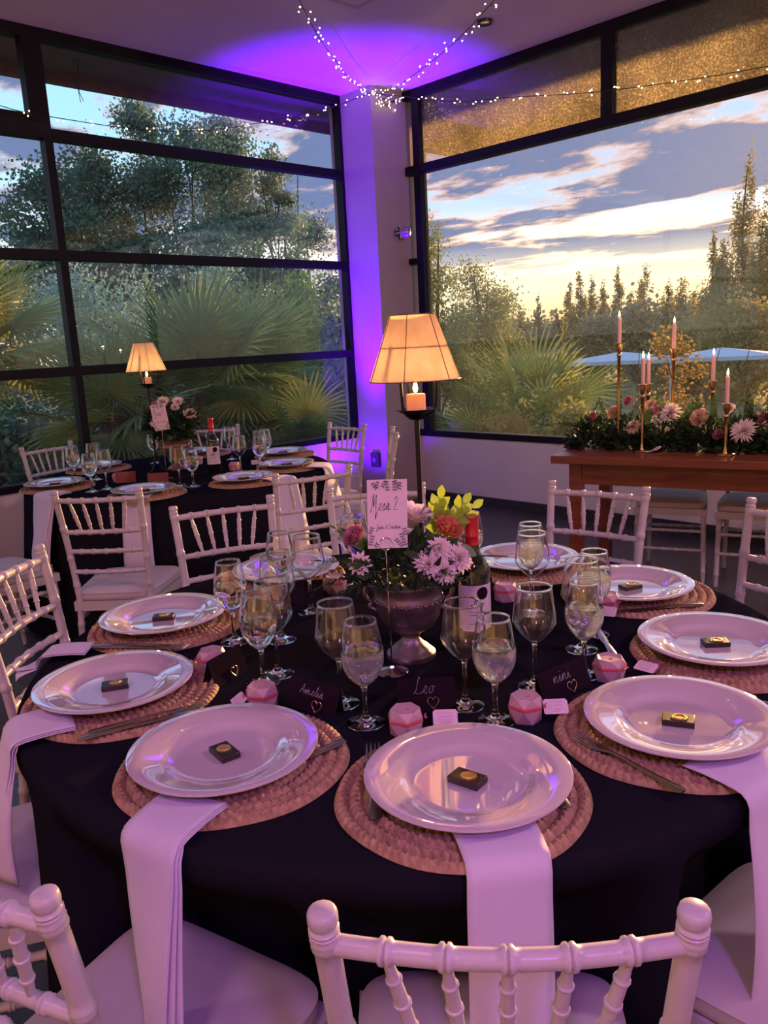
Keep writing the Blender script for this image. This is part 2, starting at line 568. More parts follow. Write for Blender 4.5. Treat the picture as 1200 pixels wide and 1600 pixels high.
MB().lathe([(0.001, 0), (0.05, 0), (0.05, 0.015), (0.02, 0.02)], 20, RX(PI / 2)).obj('backplate', M_chrome, t)
MB().tube([(0, -0.015, 0), (-0.005, -0.05, 0.0)], 0.012, 10).obj('arm', M_chrome, t)
MB().lathe([(0.001, 0.0), (0.035, 0.006), (0.045, 0.03), (0.043, 0.07), (0.03, 0.085), (0.001, 0.088)], 20, TR(-0.01, -0.05, 0.0) @ RZ(R(30)) @ RX(PI / 2)).obj('lamp_head', pmat('spot_glass', (0.35, 0.35, 0.36), 0.08, metal=0.6), t)
t = thing('wall_socket', 'dark square socket box low on the violet column face', 'socket', (5.03, 5.23, 0.40))
bevel(MB().box(-0.035, 0.0, -0.05, 0.05, -0.065, 0.065).obj('box', M_dark, t), 0.006)
MB().lathe([(0.001, 0), (0.022, 0), (0.024, 0.004)], 16, TR(-0.035, 0, 0) @ RY(-PI / 2)).obj('socket_face', pmat('socket_grey', (0.12, 0.12, 0.13), 0.5), t)
t = thing('uplight', 'low black stage uplight glowing violet at the column foot', 'stage light', (4.70, 5.22, 0.0))
MB().lathe([(0.001, 0.03), (0.08, 0.03), (0.09, 0.05), (0.09, 0.13), (0.075, 0.13), (0.07, 0.115), (0.001, 0.11)], 24).obj('housing', M_dark, t)
MB().box(-0.11, -0.095, -0.02, 0.02, 0.0, 0.10).box(0.095, 0.11, -0.02, 0.02, 0.0, 0.10).box(-0.11, 0.11, -0.02, 0.02, 0.0, 0.012).obj('yoke', M_dark, t)
M_led = emat('violet_led', (0.25, 0.03, 1.0), 12.0)
led = MB().lathe([(0.001, 0.004), (0.008, 0.003), (0.010, 0.0)], 8).mesh('led', M_led)
for k in range(7):
    a = 2 * PI * k / 6
    rr_ = 0.0 if k == 6 else 0.045
    mobj('led', led, t, (rr_ * math.cos(a), rr_ * math.sin(a), 0.116))

# ------------------------------------------------------------------ fairy lights
M_wire = pmat('fairy_wire', (0.02, 0.02, 0.018), 0.5)
M_bulb = emat('fairy_bulb', (1.0, 0.74, 0.34), 12.0)
bulb_me = MB().lathe([(0.0004, -0.006), (0.0034, -0.003), (0.0042, 0.001), (0.003, 0.0045), (0.0004, 0.006)], 6).mesh('bulb', M_bulb)
def fairy(label, pts, nb, seed, jitter=0.032):
    rn = random.Random(seed)
    t = thing('fairy_light_string', label, 'string lights', pts[0], 0, 'strings of fairy lights from the column')
    p0 = Vector(pts[0])
    path = [p - p0 for p in catmull(pts, 14)]
    MB().tube(path, 0.0028, 5).obj('wire', M_wire, t)
    L = [0.0]
    for a, b in zip(path, path[1:]):
        L.append(L[-1] + (b - a).length)
    mbd = MB()
    for k in range(nb):
        s = L[-1] * (k - (k % 3) * rn.uniform(0.4, 0.8) + rn.uniform(0.0, 0.9)) / nb
        s = max(s, 0.0)
        i = max(j for j in range(len(L) - 1) if L[j] <= s)
        p = path[i].lerp(path[i + 1], (s - L[i]) / max(L[i + 1] - L[i], 1e-6))
        q = p + Vector((rn.uniform(-1, 1), rn.uniform(-1, 1), rn.uniform(-1, 0.9))) * jitter
        mbd.tube([p, q], 0.0012, 4)
        o = mobj('bulb', bulb_me, t, q)
        o.rotation_euler = (rn.uniform(0, 3), rn.uniform(0, 3), 0)
    mbd.obj('bulb_leads', M_wire, t)
    return t
HUB = (4.99, 5.04, 3.40)
fairy('fairy lights running from the column up to the top left', [HUB, (4.45, 4.69, 3.32), (3.69, 4.15, 3.30), (3.22, 3.78, 3.31), (2.5, 3.2, 3.36), (1.9, 2.7, 3.46)], 70, 1)
fairy('fairy lights running from the column up to the top right', [(5.01, 5.02, 3.39), (4.83, 4.63, 3.31), (4.48, 3.78, 3.30), (4.13, 3.09, 3.33), (3.8, 2.4, 3.40), (3.6, 2.0, 3.46)], 62, 2)
fairy('fairy lights sagging along the transom of the sunset window', [(5.0, 5.03, 3.40), (5.30, 4.90, 3.385), (5.30, 4.4, 3.24), (5.30, 3.87, 3.15), (5.30, 3.08, 3.01), (5.30, 2.04, 2.90), (5.3, 1.2, 2.9), (5.3, 0.2, 3.05)], 76, 3, 0.022)
fairy('fairy lights sagging along the top of the left window', [(4.98, 5.05, 3.40), (4.92, 5.35, 3.37), (4.57, 5.35, 3.25), (4.24, 5.35, 3.16), (3.64, 5.35, 3.01), (3.12, 5.35, 2.94), (2.53, 5.35, 2.93), (2.14, 5.35, 2.95), (1.4, 5.35, 3.1)], 56, 4, 0.016)
rn = random.Random(9)
t = thing('fairy_light_knot', 'tangled knot of fairy lights where the strings meet', 'string lights', (5.12, 5.05, 3.37))
pk = [(rn.uniform(-0.14, 0.16), rn.uniform(-0.05, 0.02), rn.uniform(-0.06, 0.06)) for _ in range(16)]
MB().tube(catmull(pk, 5), 0.0025, 5).obj('wire', M_wire, t)
for p in pk + [(rn.uniform(-0.14, 0.18), rn.uniform(-0.05, 0.02), rn.uniform(-0.06, 0.06)) for _ in range(8)]:
    mobj('bulb', bulb_me, t, p)

# ================================================================== chairs
M_chair = pmat('chair_white', (0.57, 0.52, 0.54), 0.30, var=0.14, vscale=9, bump=0.05, bscale=80)
M_cush = pmat('cushion_white', (0.56, 0.51, 0.54), 0.62, var=0.07, vscale=5, bump=0.12, bscale=30, bdist=0.004)
ZT, ZS = 0.915, 0.43
def post_pt(s, z):
    """centre of a rear post at height z: splayed and raked above the seat"""
    if z >= ZS:
        k = (z - ZS) / (ZT - ZS)
        return Vector((s * (0.152 + 0.023 * k), -0.172 - 0.018 * k - 0.045 * k * k, z))
    k = (ZS - z) / ZS
    return Vector((s * (0.152 + 0.012 * k), -0.172 - 0.045 * k, z))
def ringed(pts_fn, z0, z1, r, rings, n=10, rr=1.18, seg=12):
    """bamboo-turned rod: thin raised rings at the given heights"""
    zs = [z0 + (z1 - z0) * i / n for i in range(n + 1)]
    st = [(z, r) for z in zs]
    for q in rings:
        st = [(z, x) for (z, x) in st if abs(z - q) > 0.011]
        st += [(q - 0.008, r), (q - 0.005, r * rr), (q - 0.001, r * rr * 0.96), (q + 0.002, r * rr * 0.96), (q + 0.005, r * rr), (q + 0.008, r)]
    st.sort()
    return [pts_fn(z) for z, _ in st], [x for _, x in st]
def rail_pts(zc, bow, n=12, inset=0.0):
    a, b = post_pt(-1, zc), post_pt(1, zc)
    out = []
    for i in range(n + 1):
        k = i / n
        p = a.lerp(b, k)
        p.y -= bow * math.sin(PI * k)
        out.append(p)
    return out
def ring_rod(pts, r, ks, seg=10, rr=1.28):
    """rod along pts with double raised rings at the fractions ks"""
    path = catmull(pts, 2) if len(pts) > 2 else [Vector(p) for p in pts]
    L = [0.0]
    for a, b in zip(path, path[1:]):
        L.append(L[-1] + (b - a).length)
    T_ = L[-1]
    st = [(s, r) for s in L]
    for k in ks:
        q = k * T_
        st = [(s, x) for s, x in st if abs(s - q) > 0.010]
        st += [(q - 0.0075, r), (q - 0.005, r * rr), (q - 0.002, r * rr), (q, r * 1.02), (q + 0.002, r * rr), (q + 0.005, r * rr), (q + 0.0075, r)]
    st = [(s, x) for s, x in st if -1e-6 <= s <= T_ + 1e-6]
    st.sort()
    P, Q = [], []
    for s, x in st:
        i = 0
        while i < len(L) - 2 and L[i + 1] < s:
            i += 1
        P.append(path[i].lerp(path[i + 1], (s - L[i]) / max(L[i + 1] - L[i], 1e-9)))
        Q.append(x)
    return P, Q
CH = {}
def chair_meshes():
    for s in (-1, 1):
        mb = MB()
        P, Q = ringed(lambda z: post_pt(s, z), 0.0, ZT - 0.024, 0.0132, (0.07, 0.20, 0.33, 0.50, 0.62, 0.75, 0.876), 22)
        mb.tube(P, Q, 14)
        top = post_pt(s, ZT - 0.030)
        mb.lathe([(0.0132, 0), (0.0152, 0.0012), (0.0154, 0.0032), (0.0138, 0.0045), (0.0152, 0.0058), (0.0154, 0.0078), (0.0132, 0.0098), (0.0126, 0.0118), (0.0142, 0.0138), (0.0153, 0.0175), (0.0153, 0.0235), (0.0143, 0.0278), (0.0112, 0.0302), (0.001, 0.0310)], 16, TR(top.x, top.y, top.z) @ RX(R(8)))
        CH['rear_post%d' % s] = mb.mesh('rear_post', M_chair, 50)
        mb = MB()
        def leg(z, s=s):
            k = 1 - z / ZS
            return Vector((s * (0.178 + 0.008 * k), 0.178 + 0.014 * k, z))
        P, Q = ringed(leg, 0.0, ZS, 0.0136, (0.07, 0.20, 0.33, 0.405), 12)
        Q = [q * (0.78 if p.z < 0.03 else 1.0) for p, q in zip(P, Q)]
        mb.tube(P, Q, 12)
        CH['front_leg%d' % s] = mb.mesh('front_leg', M_chair, 50)
    SP = [0.135, 0.32, 0.5, 0.68, 0.865]
    # top rail with paired rings over the spindles
    P, Q = ring_rod(rail_pts(0.872, 0.022), 0.0108, [0.17, 0.335, 0.5, 0.665, 0.83], 12)
    CH['top_rail'] = MB().tube(P, Q, 12).mesh('top_rail', M_chair, 50)
    for nm, zc in (('spindle_rail', 0.735), ('back_rail', 0.650), ('back_rail2', 0.560)):
        P, Q = ring_rod(rail_pts(zc, 0.016), 0.0098, [0.17, 0.335, 0.5, 0.665, 0.83], 10)
        CH[nm] = MB().tube(P, Q, 10).mesh(nm.rstrip('2'), M_chair, 50)
    tr_, lr_ = rail_pts(0.866, 0.022, 60), rail_pts(0.739, 0.016, 60)
    for i, k in enumerate([0.17, 0.335, 0.5, 0.665, 0.83]):
        k2 = 0.5 + (k - 0.5) * 0.80
        a, b = lr_[int(round(k2 * 60))], tr_[int(round(k * 60))]
        st = [(0.0, 0.00492), (0.12, 0.00558), (0.225, 0.00672), (0.230, 0.00836), (0.240, 0.00886), (0.255, 0.00836), (0.260, 0.00697), (0.40, 0.00738), (0.478, 0.00746), (0.484, 0.00918), (0.50, 0.00959), (0.516, 0.00918), (0.522, 0.00746), (0.60, 0.00738), (0.740, 0.00697), (0.745, 0.00836), (0.760, 0.00886), (0.770, 0.00836), (0.775, 0.00672), (0.88, 0.00558), (1.0, 0.00492)]
        CH['spindle%d' % i] = MB().tube([a.lerp(b, q) for q, _ in st], [r for _, r in st], 12).mesh('spindle', M_chair, 32)
    # seat frame: tapered trapezium
    o_ = [(-0.172, -0.19), (0.172, -0.19), (0.202, 0.198), (-0.202, 0.198)]
    CH['seat_frame'] = MB().prism(o_, ZS - 0.040, ZS).mesh('seat_frame', M_chair, 30)
    # cushion: rounded, domed
    rows = []
    def cush(u, v):
        # superellipse outline
        a = 2 * PI * u
        ca, sa = math.cos(a), math.sin(a)
        e = 0.32
        x = math.copysign(abs(ca) ** e, ca); y = math.copysign(abs(sa) ** e, sa)
        yy = y * 0.196 + 0.006
        xx = x * (0.186 + 0.016 * y)
        return xx, yy
    prof = [(0.0, 0.058), (0.3, 0.0575), (0.6, 0.055), (0.82, 0.050), (0.93, 0.043), (0.97, 0.037), (0.99, 0.0355), (1.0, 0.034), (0.99, 0.0325), (0.985, 0.030), (1.0, 0.018), (0.985, 0.006), (0.95, 0.0), (0.0, 0.0)]
    for s, h in prof:
        rows.append([(cush(k / 48, 0)[0] * max(s, 0.001), cush(k / 48, 0)[1] * max(s, 0.001), ZS + h) for k in range(48)])
    CH['cushion'] = MB().grid(rows, closed=True).mesh('cushion', M_cush, 60)
    def stretch(nm, a, b, r=0.0092):
        P, Q = ring_rod([Vector(a), Vector(a).lerp(Vector(b), 0.5), Vector(b)], r, [0.2, 0.4, 0.6, 0.8], 8)
        CH[nm] = MB().tube(P, Q, 8).mesh('stretcher', M_chair, 50)
    stretch('st_f1', (-0.182, 0.184, 0.30), (0.182, 0.184, 0.30))
    stretch('st_f2', (-0.184, 0.188, 0.19), (0.184, 0.188, 0.19))
    for s in (-1, 1):
        stretch('st_s1%d' % s, (s * 0.181, 0.182, 0.255), (s * 0.156, -0.188, 0.265))
        stretch('st_s2%d' % s, (s * 0.179, 0.180, 0.345), (s * 0.154, -0.178, 0.355))
    stretch('st_b', (-0.157, -0.190, 0.24), (0.157, -0.190, 0.24))
chair_meshes()
CHAIR_PARTS = [('rear_post', 'rear_post-1'), ('rear_post', 'rear_post1'), ('front_leg', 'front_leg-1'), ('front_leg', 'front_leg1'), ('top_rail', 'top_rail'), ('spindle_rail', 'spindle_rail'),
               ('back_rail', 'back_rail'), ('back_rail', 'back_rail2'), ('seat_frame', 'seat_frame'), ('cushion', 'cushion'),
               ('stretcher', 'st_f1'), ('stretcher', 'st_f2'), ('stretcher', 'st_s1-1'), ('stretcher', 'st_s11'), ('stretcher', 'st_s2-1'), ('stretcher', 'st_s21'), ('stretcher', 'st_b')] + [('spindle', 'spindle%d' % i) for i in range(5)]
SEATS = []
def chair(mid, face_deg, label, group):
    """mid: point on the floor below the middle of the back's top; face_deg: heading the sitter looks"""
    phi = R(face_deg - 90)
    off = RZ(phi) @ Vector((0, -0.235, 0))
    t = thing('chiavari_chair', label, 'chair', (mid[0] - off.x, mid[1] - off.y, 0.0), phi, group)
    SEATS.append((mid[0] - off.x, mid[1] - off.y, math.cos(R(face_deg)), math.sin(R(face_deg))))
    for nm, key in CHAIR_PARTS:
        o = mobj(nm, CH[key], t)
        if nm == 'cushion':
            o['label'] = 'white padded seat cushion'
    return t
G1, G2 = 'chairs around the front table', 'chairs around the rear table'
chair((0.53, 0.41), 42, 'white bamboo-turned chair at the front centre, seen from behind', G1)
chair((0.20, 0.94), 14, 'white chair at the bottom left corner with one knob in view', G1)
chair((1.19, 0.09), 86, 'white chair at the bottom right corner, only its cushion in view', G1)
chair((0.20, 1.72), -24, 'white chair at the left edge of which only the cushion shows', G1)
chair((0.74, 2.23), -50, 'white chair at the left edge with gold sunlit rails', G1)
chair((1.57, 2.44), -112, 'white chair back directly behind the cluster of left glasses', G1)
chair((2.07, 2.17), -131, 'white chair half hidden behind the table number card with 2', G1)
chair((2.49, 1.48), -172, 'white chair across the front table, before the wooden table leg', G1)
chair((2.44, 0.79), 160, 'white chair cut off by the right edge of the picture', G1)
chair((1.42, 3.12), 43, 'white chair at the rear table with its whole pink-lit cushion showing', G2)
chair((2.21, 2.70), 74, 'white chair pulled to the rear table beside the hanging golden napkin', G2)
chair((3.66, 4.08), 180, 'small white chair against the violet lit column', G2)
chair((2.05, 5.13), -77, 'white chair behind the rear table at the far left', G2)
chair((3.50, 3.47), 138, 'white chair seen edge-on just left of the big lamp shade', G2)
chair((3.20, 5.00), -130, 'white chair behind the flowers of the rear table', G2)
chair((1.04, 3.93), 10, 'white chair at the left edge behind the gold-railed chair', G2)
G3 = 'chairs tucked under the wooden table'
chair((4.70, 2.24), 200, 'white chair under the wooden table, the left one of two', G3)
chair((4.81, 1.81), 200, 'white chair under the wooden table, the right one of two', G3)
# ================================================================== round tables and cloths
ZTAB = 0.765
C1 = Vector((1.266, 1.233, 0.0))
C2 = Vector((2.40, 4.11, 0.0))
RT = 0.83
M_cloth = pmat('black_cloth', (0.0050, 0.0046, 0.0085), 0.95, var=0.2, vscale=3, bump=0.15, bscale=220, spec=0.03)
_cl = M_cloth.node_tree
_df = nn(_cl, 'ShaderNodeBsdfDiffuse')
_df.inputs[0].default_value = (0.0120, 0.0115, 0.0180, 1)
for _n in _cl.nodes:
    if _n.type == 'BUMP':
        lk(_cl, _n.outputs[0], _df.inputs['Normal'])
    if _n.type == 'OUTPUT_MATERIAL':
        lk(_cl, _df.outputs[0], _n.inputs[0])
M_ply = pmat('table_ply', (0.30, 0.20, 0.12), 0.6, var=0.3, vscale=6)
M_steel = pmat('grey_steel', (0.25, 0.25, 0.26), 0.4, metal=0.8)
def table_top(c, seed, lab_t, lab_c):
    t = thing('round_table', lab_t, 'table', (c.x, c.y, 0), 0, 'round banquet tables')
    MB().lathe([(0.001, 0.725), (RT - 0.012, 0.725), (RT - 0.008, 0.74), (RT - 0.012, 0.758), (0.001, 0.759)], 72).obj('tabletop', M_ply, t)
    for k in range(4):
        a = PI / 4 + k * PI / 2
        MB().tube([(0.5 * math.cos(a), 0.5 * math.sin(a), 0.725), (0.56 * math.cos(a), 0.56 * math.sin(a), 0.0)], 0.016, 10).obj('leg', M_steel, t)
    rn = random.Random(seed)
    seg = 288
    ph = [rn.uniform(0, 6.28) for _ in range(6)]
    def wave(a):
        return (0.55 * math.sin(11 * a + ph[0]) + 0.45 * math.sin(17 * a + ph[1] + 0.8 * math.sin(2 * a)) + 0.35 * math.sin(7 * a + ph[2]))
    rows = []
    for s in (0.002, 0.25, 0.5, 0.75, 0.9, 0.965):
        rows.append([(RT * s * math.cos(2 * PI * k / seg), RT * s * math.sin(2 * PI * k / seg), ZTAB - 0.001 * (1 - s) * 0) for k in range(seg)])
    drops = [0.0, 0.003, 0.010, 0.022, 0.045, 0.08, 0.12, 0.16, 0.20, 0.24, 0.29, 0.35, 0.46, 0.57, 0.67, 0.735]
    outs = [0.0, 0.006, 0.010, 0.012, 0.014, 0.016, 0.018, 0.020, 0.023, 0.026, 0.030, 0.034, 0.044, 0.054, 0.064, 0.070]
    for dz, ro in zip(drops, outs):
        row = []
        for k in range(seg):
            a = 2 * PI * k / seg
            am = 0.045 * min(1.0, dz / 0.7) ** 0.8
            r = RT + ro + am * (wave(a) * 0.7 + 0.25)
            zz = ZTAB - dz
            # the hanging cloth is pushed in where a chair seat stands against it
            for (sx_, sy_, fx_, fy_) in SEATS:
                ox_, oy_ = sx_ - c.x, sy_ - c.y
                R0_ = math.hypot(ox_, oy_)
                if R0_ > 1.3:
                    continue
                lat = R0_ * math.sin(a - math.atan2(oy_, ox_)) if math.cos(a - math.atan2(oy_, ox_)) > 0 else 9.0
                w_ = max(0.0, min(1.0, (0.275 - abs(lat)) / 0.055))
                w_ = w_ * w_ * (3 - 2 * w_)
                p_ = max(0.0, min(1.0, (0.725 - zz) / 0.20)) * w_
                r = min(r, r + (R0_ - 0.245 - r) * p_)
            row.append((r * math.cos(a), r * math.sin(a), max(zz, 0.012)))
        rows.append(row)
    o = MB().grid(rows, closed=True).obj('tablecloth', M_cloth, None, 180, (c.x, c.y, 0))
    tag(o, lab_c, 'tablecloth', 'black tablecloths')
    return t
table_top(C1, 3, 'large round banquet table in the foreground, under a black cloth', 'black cloth draped to the floor over the large foreground table')
table_top(C2, 8, 'round banquet table at the rear left, under a black cloth', 'black cloth draped over the rear table by the palms')

# ------------------------------------------------------------------ tableware meshes
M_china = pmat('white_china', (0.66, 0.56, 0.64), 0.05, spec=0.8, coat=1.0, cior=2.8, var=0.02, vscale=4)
M_straw = pmat('woven_straw', (0.46, 0.29, 0.17), 0.75, var=0.5, vscale=70, color2=(0.26, 0.145, 0.08), bump=0.4, bscale=300)
M_choc = pmat('chocolate', (0.022, 0.010, 0.009), 0.38, coat=0.25, bump=0.2, bscale=90)
M_gold = pmat('gold_seal', (0.72, 0.50, 0.16), 0.32, metal=0.85, bump=0.4, bscale=300)
M_silver = pmat('cutlery_steel', (0.55, 0.53, 0.55), 0.2, metal=1.0)
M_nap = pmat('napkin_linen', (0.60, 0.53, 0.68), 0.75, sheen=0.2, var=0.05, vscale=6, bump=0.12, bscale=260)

def mat_mesh(seed):
    rn = random.Random(seed)
    seg, coils, sub = 420, 9, 6
    Rm = 0.192
    w = Rm / coils
    rows = []
    edge = [1 + 0.012 * math.sin(3 * 2 * PI * k / seg + seed) + 0.006 * math.sin(7 * 2 * PI * k / seg + 2 * seed) for k in range(seg)]
    for c in range(coils):
        r_mid = (c + 0.5) * w
        m = max(6, int(round(2 * PI * r_mid / 0.0135)))
        for i in range(sub):
            u = i / sub
            prof = math.sin(PI * (u * 0.94 + 0.03)) ** 0.6
            row = []
            for k in range(seg):
                a = 2 * PI * k / seg
                ph = m * a + (1 if u < 0.5 else -1) * abs(u - 0.5) * 4.2 + (0 if u < 0.5 else PI) + c * 1.3
                b = abs(math.sin(ph * 0.5))
                z = 0.0005 + 0.0118 * prof * (0.30 + 0.70 * b ** 0.7)
                r = (c + u) * w
                r = r * (1 + (edge[k] - 1) * (r / Rm))
                row.append((max(r, 0.0004) * math.cos(a), max(r, 0.0004) * math.sin(a), z))
            rows.append(row)
    rows.append([(Rm * edge[k] * math.cos(2 * PI * k / seg), Rm * edge[k] * math.sin(2 * PI * k / seg), 0.0005) for k in range(seg)])
    return MB().grid(rows, closed=True).mesh('placemat', M_straw, 60)
MAT_ME = mat_mesh(1)
PLATE_ME = MB().lathe([(0.001, 0.004), (0.072, 0.004), (0.078, 0.0), (0.086, 0.0015), (0.096, 0.008), (0.104, 0.0125), (0.130, 0.0175), (0.1525, 0.0225), (0.1555, 0.0238), (0.1560, 0.0258), (0.1540, 0.0268),
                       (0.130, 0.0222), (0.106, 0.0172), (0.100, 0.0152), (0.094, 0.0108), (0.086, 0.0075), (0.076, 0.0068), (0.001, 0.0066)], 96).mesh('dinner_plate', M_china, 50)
WRAP_ME = MB().box(-0.026, 0.026, -0.0165, 0.0165, 0.0, 0.0105).mesh('chocolate_bar', M_choc, 30)
sc = []
for k in range(48):
    a = 2 * PI * k / 48
    r_ = 0.0118 + 0.0009 * math.cos(16 * a)
    sc.append((r_ * 1.08 * math.cos(a), r_ * math.sin(a)))
SEAL_ME = MB().prism(sc, 0.0, 0.0012).lathe([(0.0075, 0.0012), (0.0085, 0.0019), (0.009, 0.0012)], 24, caps=False).mesh('gold_seal', M_gold, 40)
def fork_mesh():
    mb = MB()
    def bar(st, M=None):
        rows = []
        for (y, w, z, th) in st:
            rows.append([(-w, y, z), (-w * 0.5, y, z + th), (w * 0.5, y, z + th), (w, y, z), (w * 0.5, y, z - th), (-w * 0.5, y, z - th)])
        n = len(rows)
        mb.grid(rows, M, closed=True)
        b = len(mb.v) - n * 6
        mb.f.append(tuple(b + i for i in range(5, -1, -1)))
        mb.f.append(tuple(b + (n - 1) * 6 + i for i in range(6)))
    bar([(0.0, 0.006, 0.003, 0.001), (0.006, 0.0100, 0.003, 0.0014), (0.03, 0.0085, 0.0035, 0.0016), (0.07, 0.0055, 0.005, 0.0018), (0.11, 0.0035, 0.007, 0.0018), (0.138, 0.0036, 0.006, 0.0016), (0.148, 0.0075, 0.0048, 0.0013), (0.158, 0.0112, 0.0036, 0.0011), (0.172, 0.0122, 0.003, 0.001)])
    for x in (-0.0100, -0.0034, 0.0034, 0.0100):
        bar([(0.168, 0.0022, 0.003, 0.0009), (0.19, 0.0018, 0.0026, 0.0009), (0.21, 0.0015, 0.0042, 0.0008), (0.219, 0.0006, 0.0058, 0.0005)], TR(x, 0, 0))
    return mb.mesh('fork', M_silver, 45)
def knife_mesh():
    mb = MB()
    rows = []
    for (y, a, b, th) in [(0.0, 0.006, 0.006, 0.0015), (0.006, 0.0095, 0.0095, 0.003), (0.04, 0.0085, 0.0085, 0.0036), (0.085, 0.0065, 0.0065, 0.0034), (0.098, 0.006, 0.006, 0.0022), (0.104, 0.0085, 0.007, 0.0014), (0.15, 0.0100, 0.007, 0.0011), (0.19, 0.0095, 0.007, 0.0009), (0.212, 0.0055, 0.007, 0.0007), (0.220, 0.0, 0.0062, 0.0004)]:
        rows.append([(-a, y, 0.0035), (-a * 0.4, y, 0.0035 + th), (b * 0.5, y, 0.0035 + th), (b, y, 0.0035), (b * 0.5, y, 0.0035 - th), (-a * 0.4, y, 0.0035 - th)])
    n = len(rows)
    mb.grid(rows, closed=True)
    mb.f.append(tuple(range(5, -1, -1)))
    mb.f.append(tuple((n - 1) * 6 + i for i in range(6)))
    return mb.mesh('knife', M_silver, 45)
FORK_ME, KNIFE_ME = fork_mesh(), knife_mesh()

ZM = ZTAB + 0.0008
def setting(pos, rot, where, g, mat_rot=0.0, choc_rot=0.0, choc=True, plate_off=(0, 0)):
    o = mobj('placemat', MAT_ME, None, (pos[0], pos[1], ZM), mat_rot)
    tag(o, 'round braided straw placemat ' + where, 'placemat', 'placemats on the ' + g)
    px_, py_ = pos[0] + plate_off[0], pos[1] + plate_off[1]
    o = mobj('dinner_plate', PLATE_ME, None, (px_, py_, ZM + 0.0105), rot)
    tag(o, 'glossy white wide-rimmed dinner plate ' + where, 'plate', 'plates on the ' + g)
    if choc:
        t = thing('wrapped_chocolate', 'small dark chocolate with gold seal ' + where, 'chocolate', (px_, py_, ZM + 0.0173), choc_rot, 'chocolates on the ' + g)
        bevel(mobj('wrapper', WRAP_ME, t), 0.0012, 2)
        mobj('gold_seal', SEAL_ME, t, (0.002, 0.0, 0.0106))
def cutlery(kind, handle, ang, where, g, tilt=0.0, dz=0.011):
    o = mobj('table_' + kind, FORK_ME if kind == 'fork' else KNIFE_ME, None, (handle[0], handle[1], ZM + dz), R(ang - 90))
    o.rotation_euler = (R(tilt), 0, R(ang - 90))
    tag(o, 'steel table %s %s' % (kind, where), kind, 'cutlery on the ' + g)
    return o
T1, T2 = 'front table', 'rear table'
W1 = ['at the front centre by the Leo card', 'by the Amelia card, front left', 'at the left edge of the front table', 'at the left rear of the front table',
      'at the far side, left of the flowers', 'at the far side, right of the red-capped bottle', 'at the right rear, third from the bottle side', 'at the right edge, cut by the picture', 'by the Nini card, front right']
P1 = [(0.851, 0.725), (0.657, 1.084), (0.669, 1.493), (0.953, 1.796), (1.408, 1.876), (1.903, 1.373), (1.847, 1.002), (1.601, 0.673), (1.225, 0.573)]
MO = [(-0.008, 0.004), (0.01, -0.006), (0.004, -0.02), (0.0, -0.01), (-0.02, 0.0), (0.01, -0.01), (0.012, -0.012), (0.005, -0.02), (-0.01, 0.008)]
CR = [-82, 82, -28, -40, 10, 0, -22, -47, -66]
for i, (p, mo) in enumerate(zip(P1, MO)):
    setting((p[0] + mo[0], p[1] + mo[1]), R(i * 37), W1[i], T1, R(i * 61), R(CR[i]), choc=(i not in (4, 5)), plate_off=(-mo[0], -mo[1]))
W2 = ['on the rear table nearest the left hanging napkin', 'on the rear table by the far left chair', 'on the rear table nearest the pink-lit chair', 'on the rear table right of the bottle, in front',
      'on the rear table over the golden napkin', 'on the rear table nearest the violet column', 'on the rear table behind the flowers']
P2 = [(1.723, 4.264), (2.165, 4.711), (1.887, 3.613), (2.362, 3.456), (2.787, 3.637), (3.108, 4.086), (2.866, 4.683)]
for i, p in enumerate(P2):
    setting((p[0] + 0.01, p[1] - 0.012), R(i * 53), W2[i], T2, R(i * 47 + 20), R(-35 + i * 9), plate_off=(-0.01, 0.012))
# cutlery of the front table
cutlery('fork', (0.694, 0.764), 47, 'left of the plate by the Leo card', T1)
cutlery('knife', (0.893, 0.580), 50, 'half under the plate by the Leo card', T1)
cutlery('fork', (1.036, 0.474), 77, 'across the mat by the Nini card', T1)
cutlery('knife', (0.822, 0.971), 176, 'poking out right of the plate by the Amelia card', T1)
cutlery('fork', (0.532, 1.192), -4, 'with its end left of the plate by the Amelia card', T1, dz=0.0105)
cutlery('fork', (0.545, 1.352), -18, 'on the near side of the left edge plate', T1)
cutlery('knife', (0.522, 1.340), -18, 'dark in shade before the left edge plate', T1)
cutlery('knife', (0.748, 1.772), -56, 'before the left rear plate of the front table', T1)
cutlery('fork', (0.768, 1.762), -56, 'beside the knife before the left rear plate', T1)
cutlery('knife', (1.842, 0.806), 140, 'on the mat at the right rear', T1)
cutlery('knife', (1.425, 0.800), 43, 'leaning by the right-hand water glass', T1, dz=0.004)
cutlery('knife', (1.395, 0.480), 100, 'on the mat at the lower right edge', T1)
cutlery('fork', (2.50, 3.30), 130, 'in violet light before the rear table bottle', T2)
cutlery('knife', (2.02, 3.46), 60, 'on the mat nearest the pink-lit chair', T2)

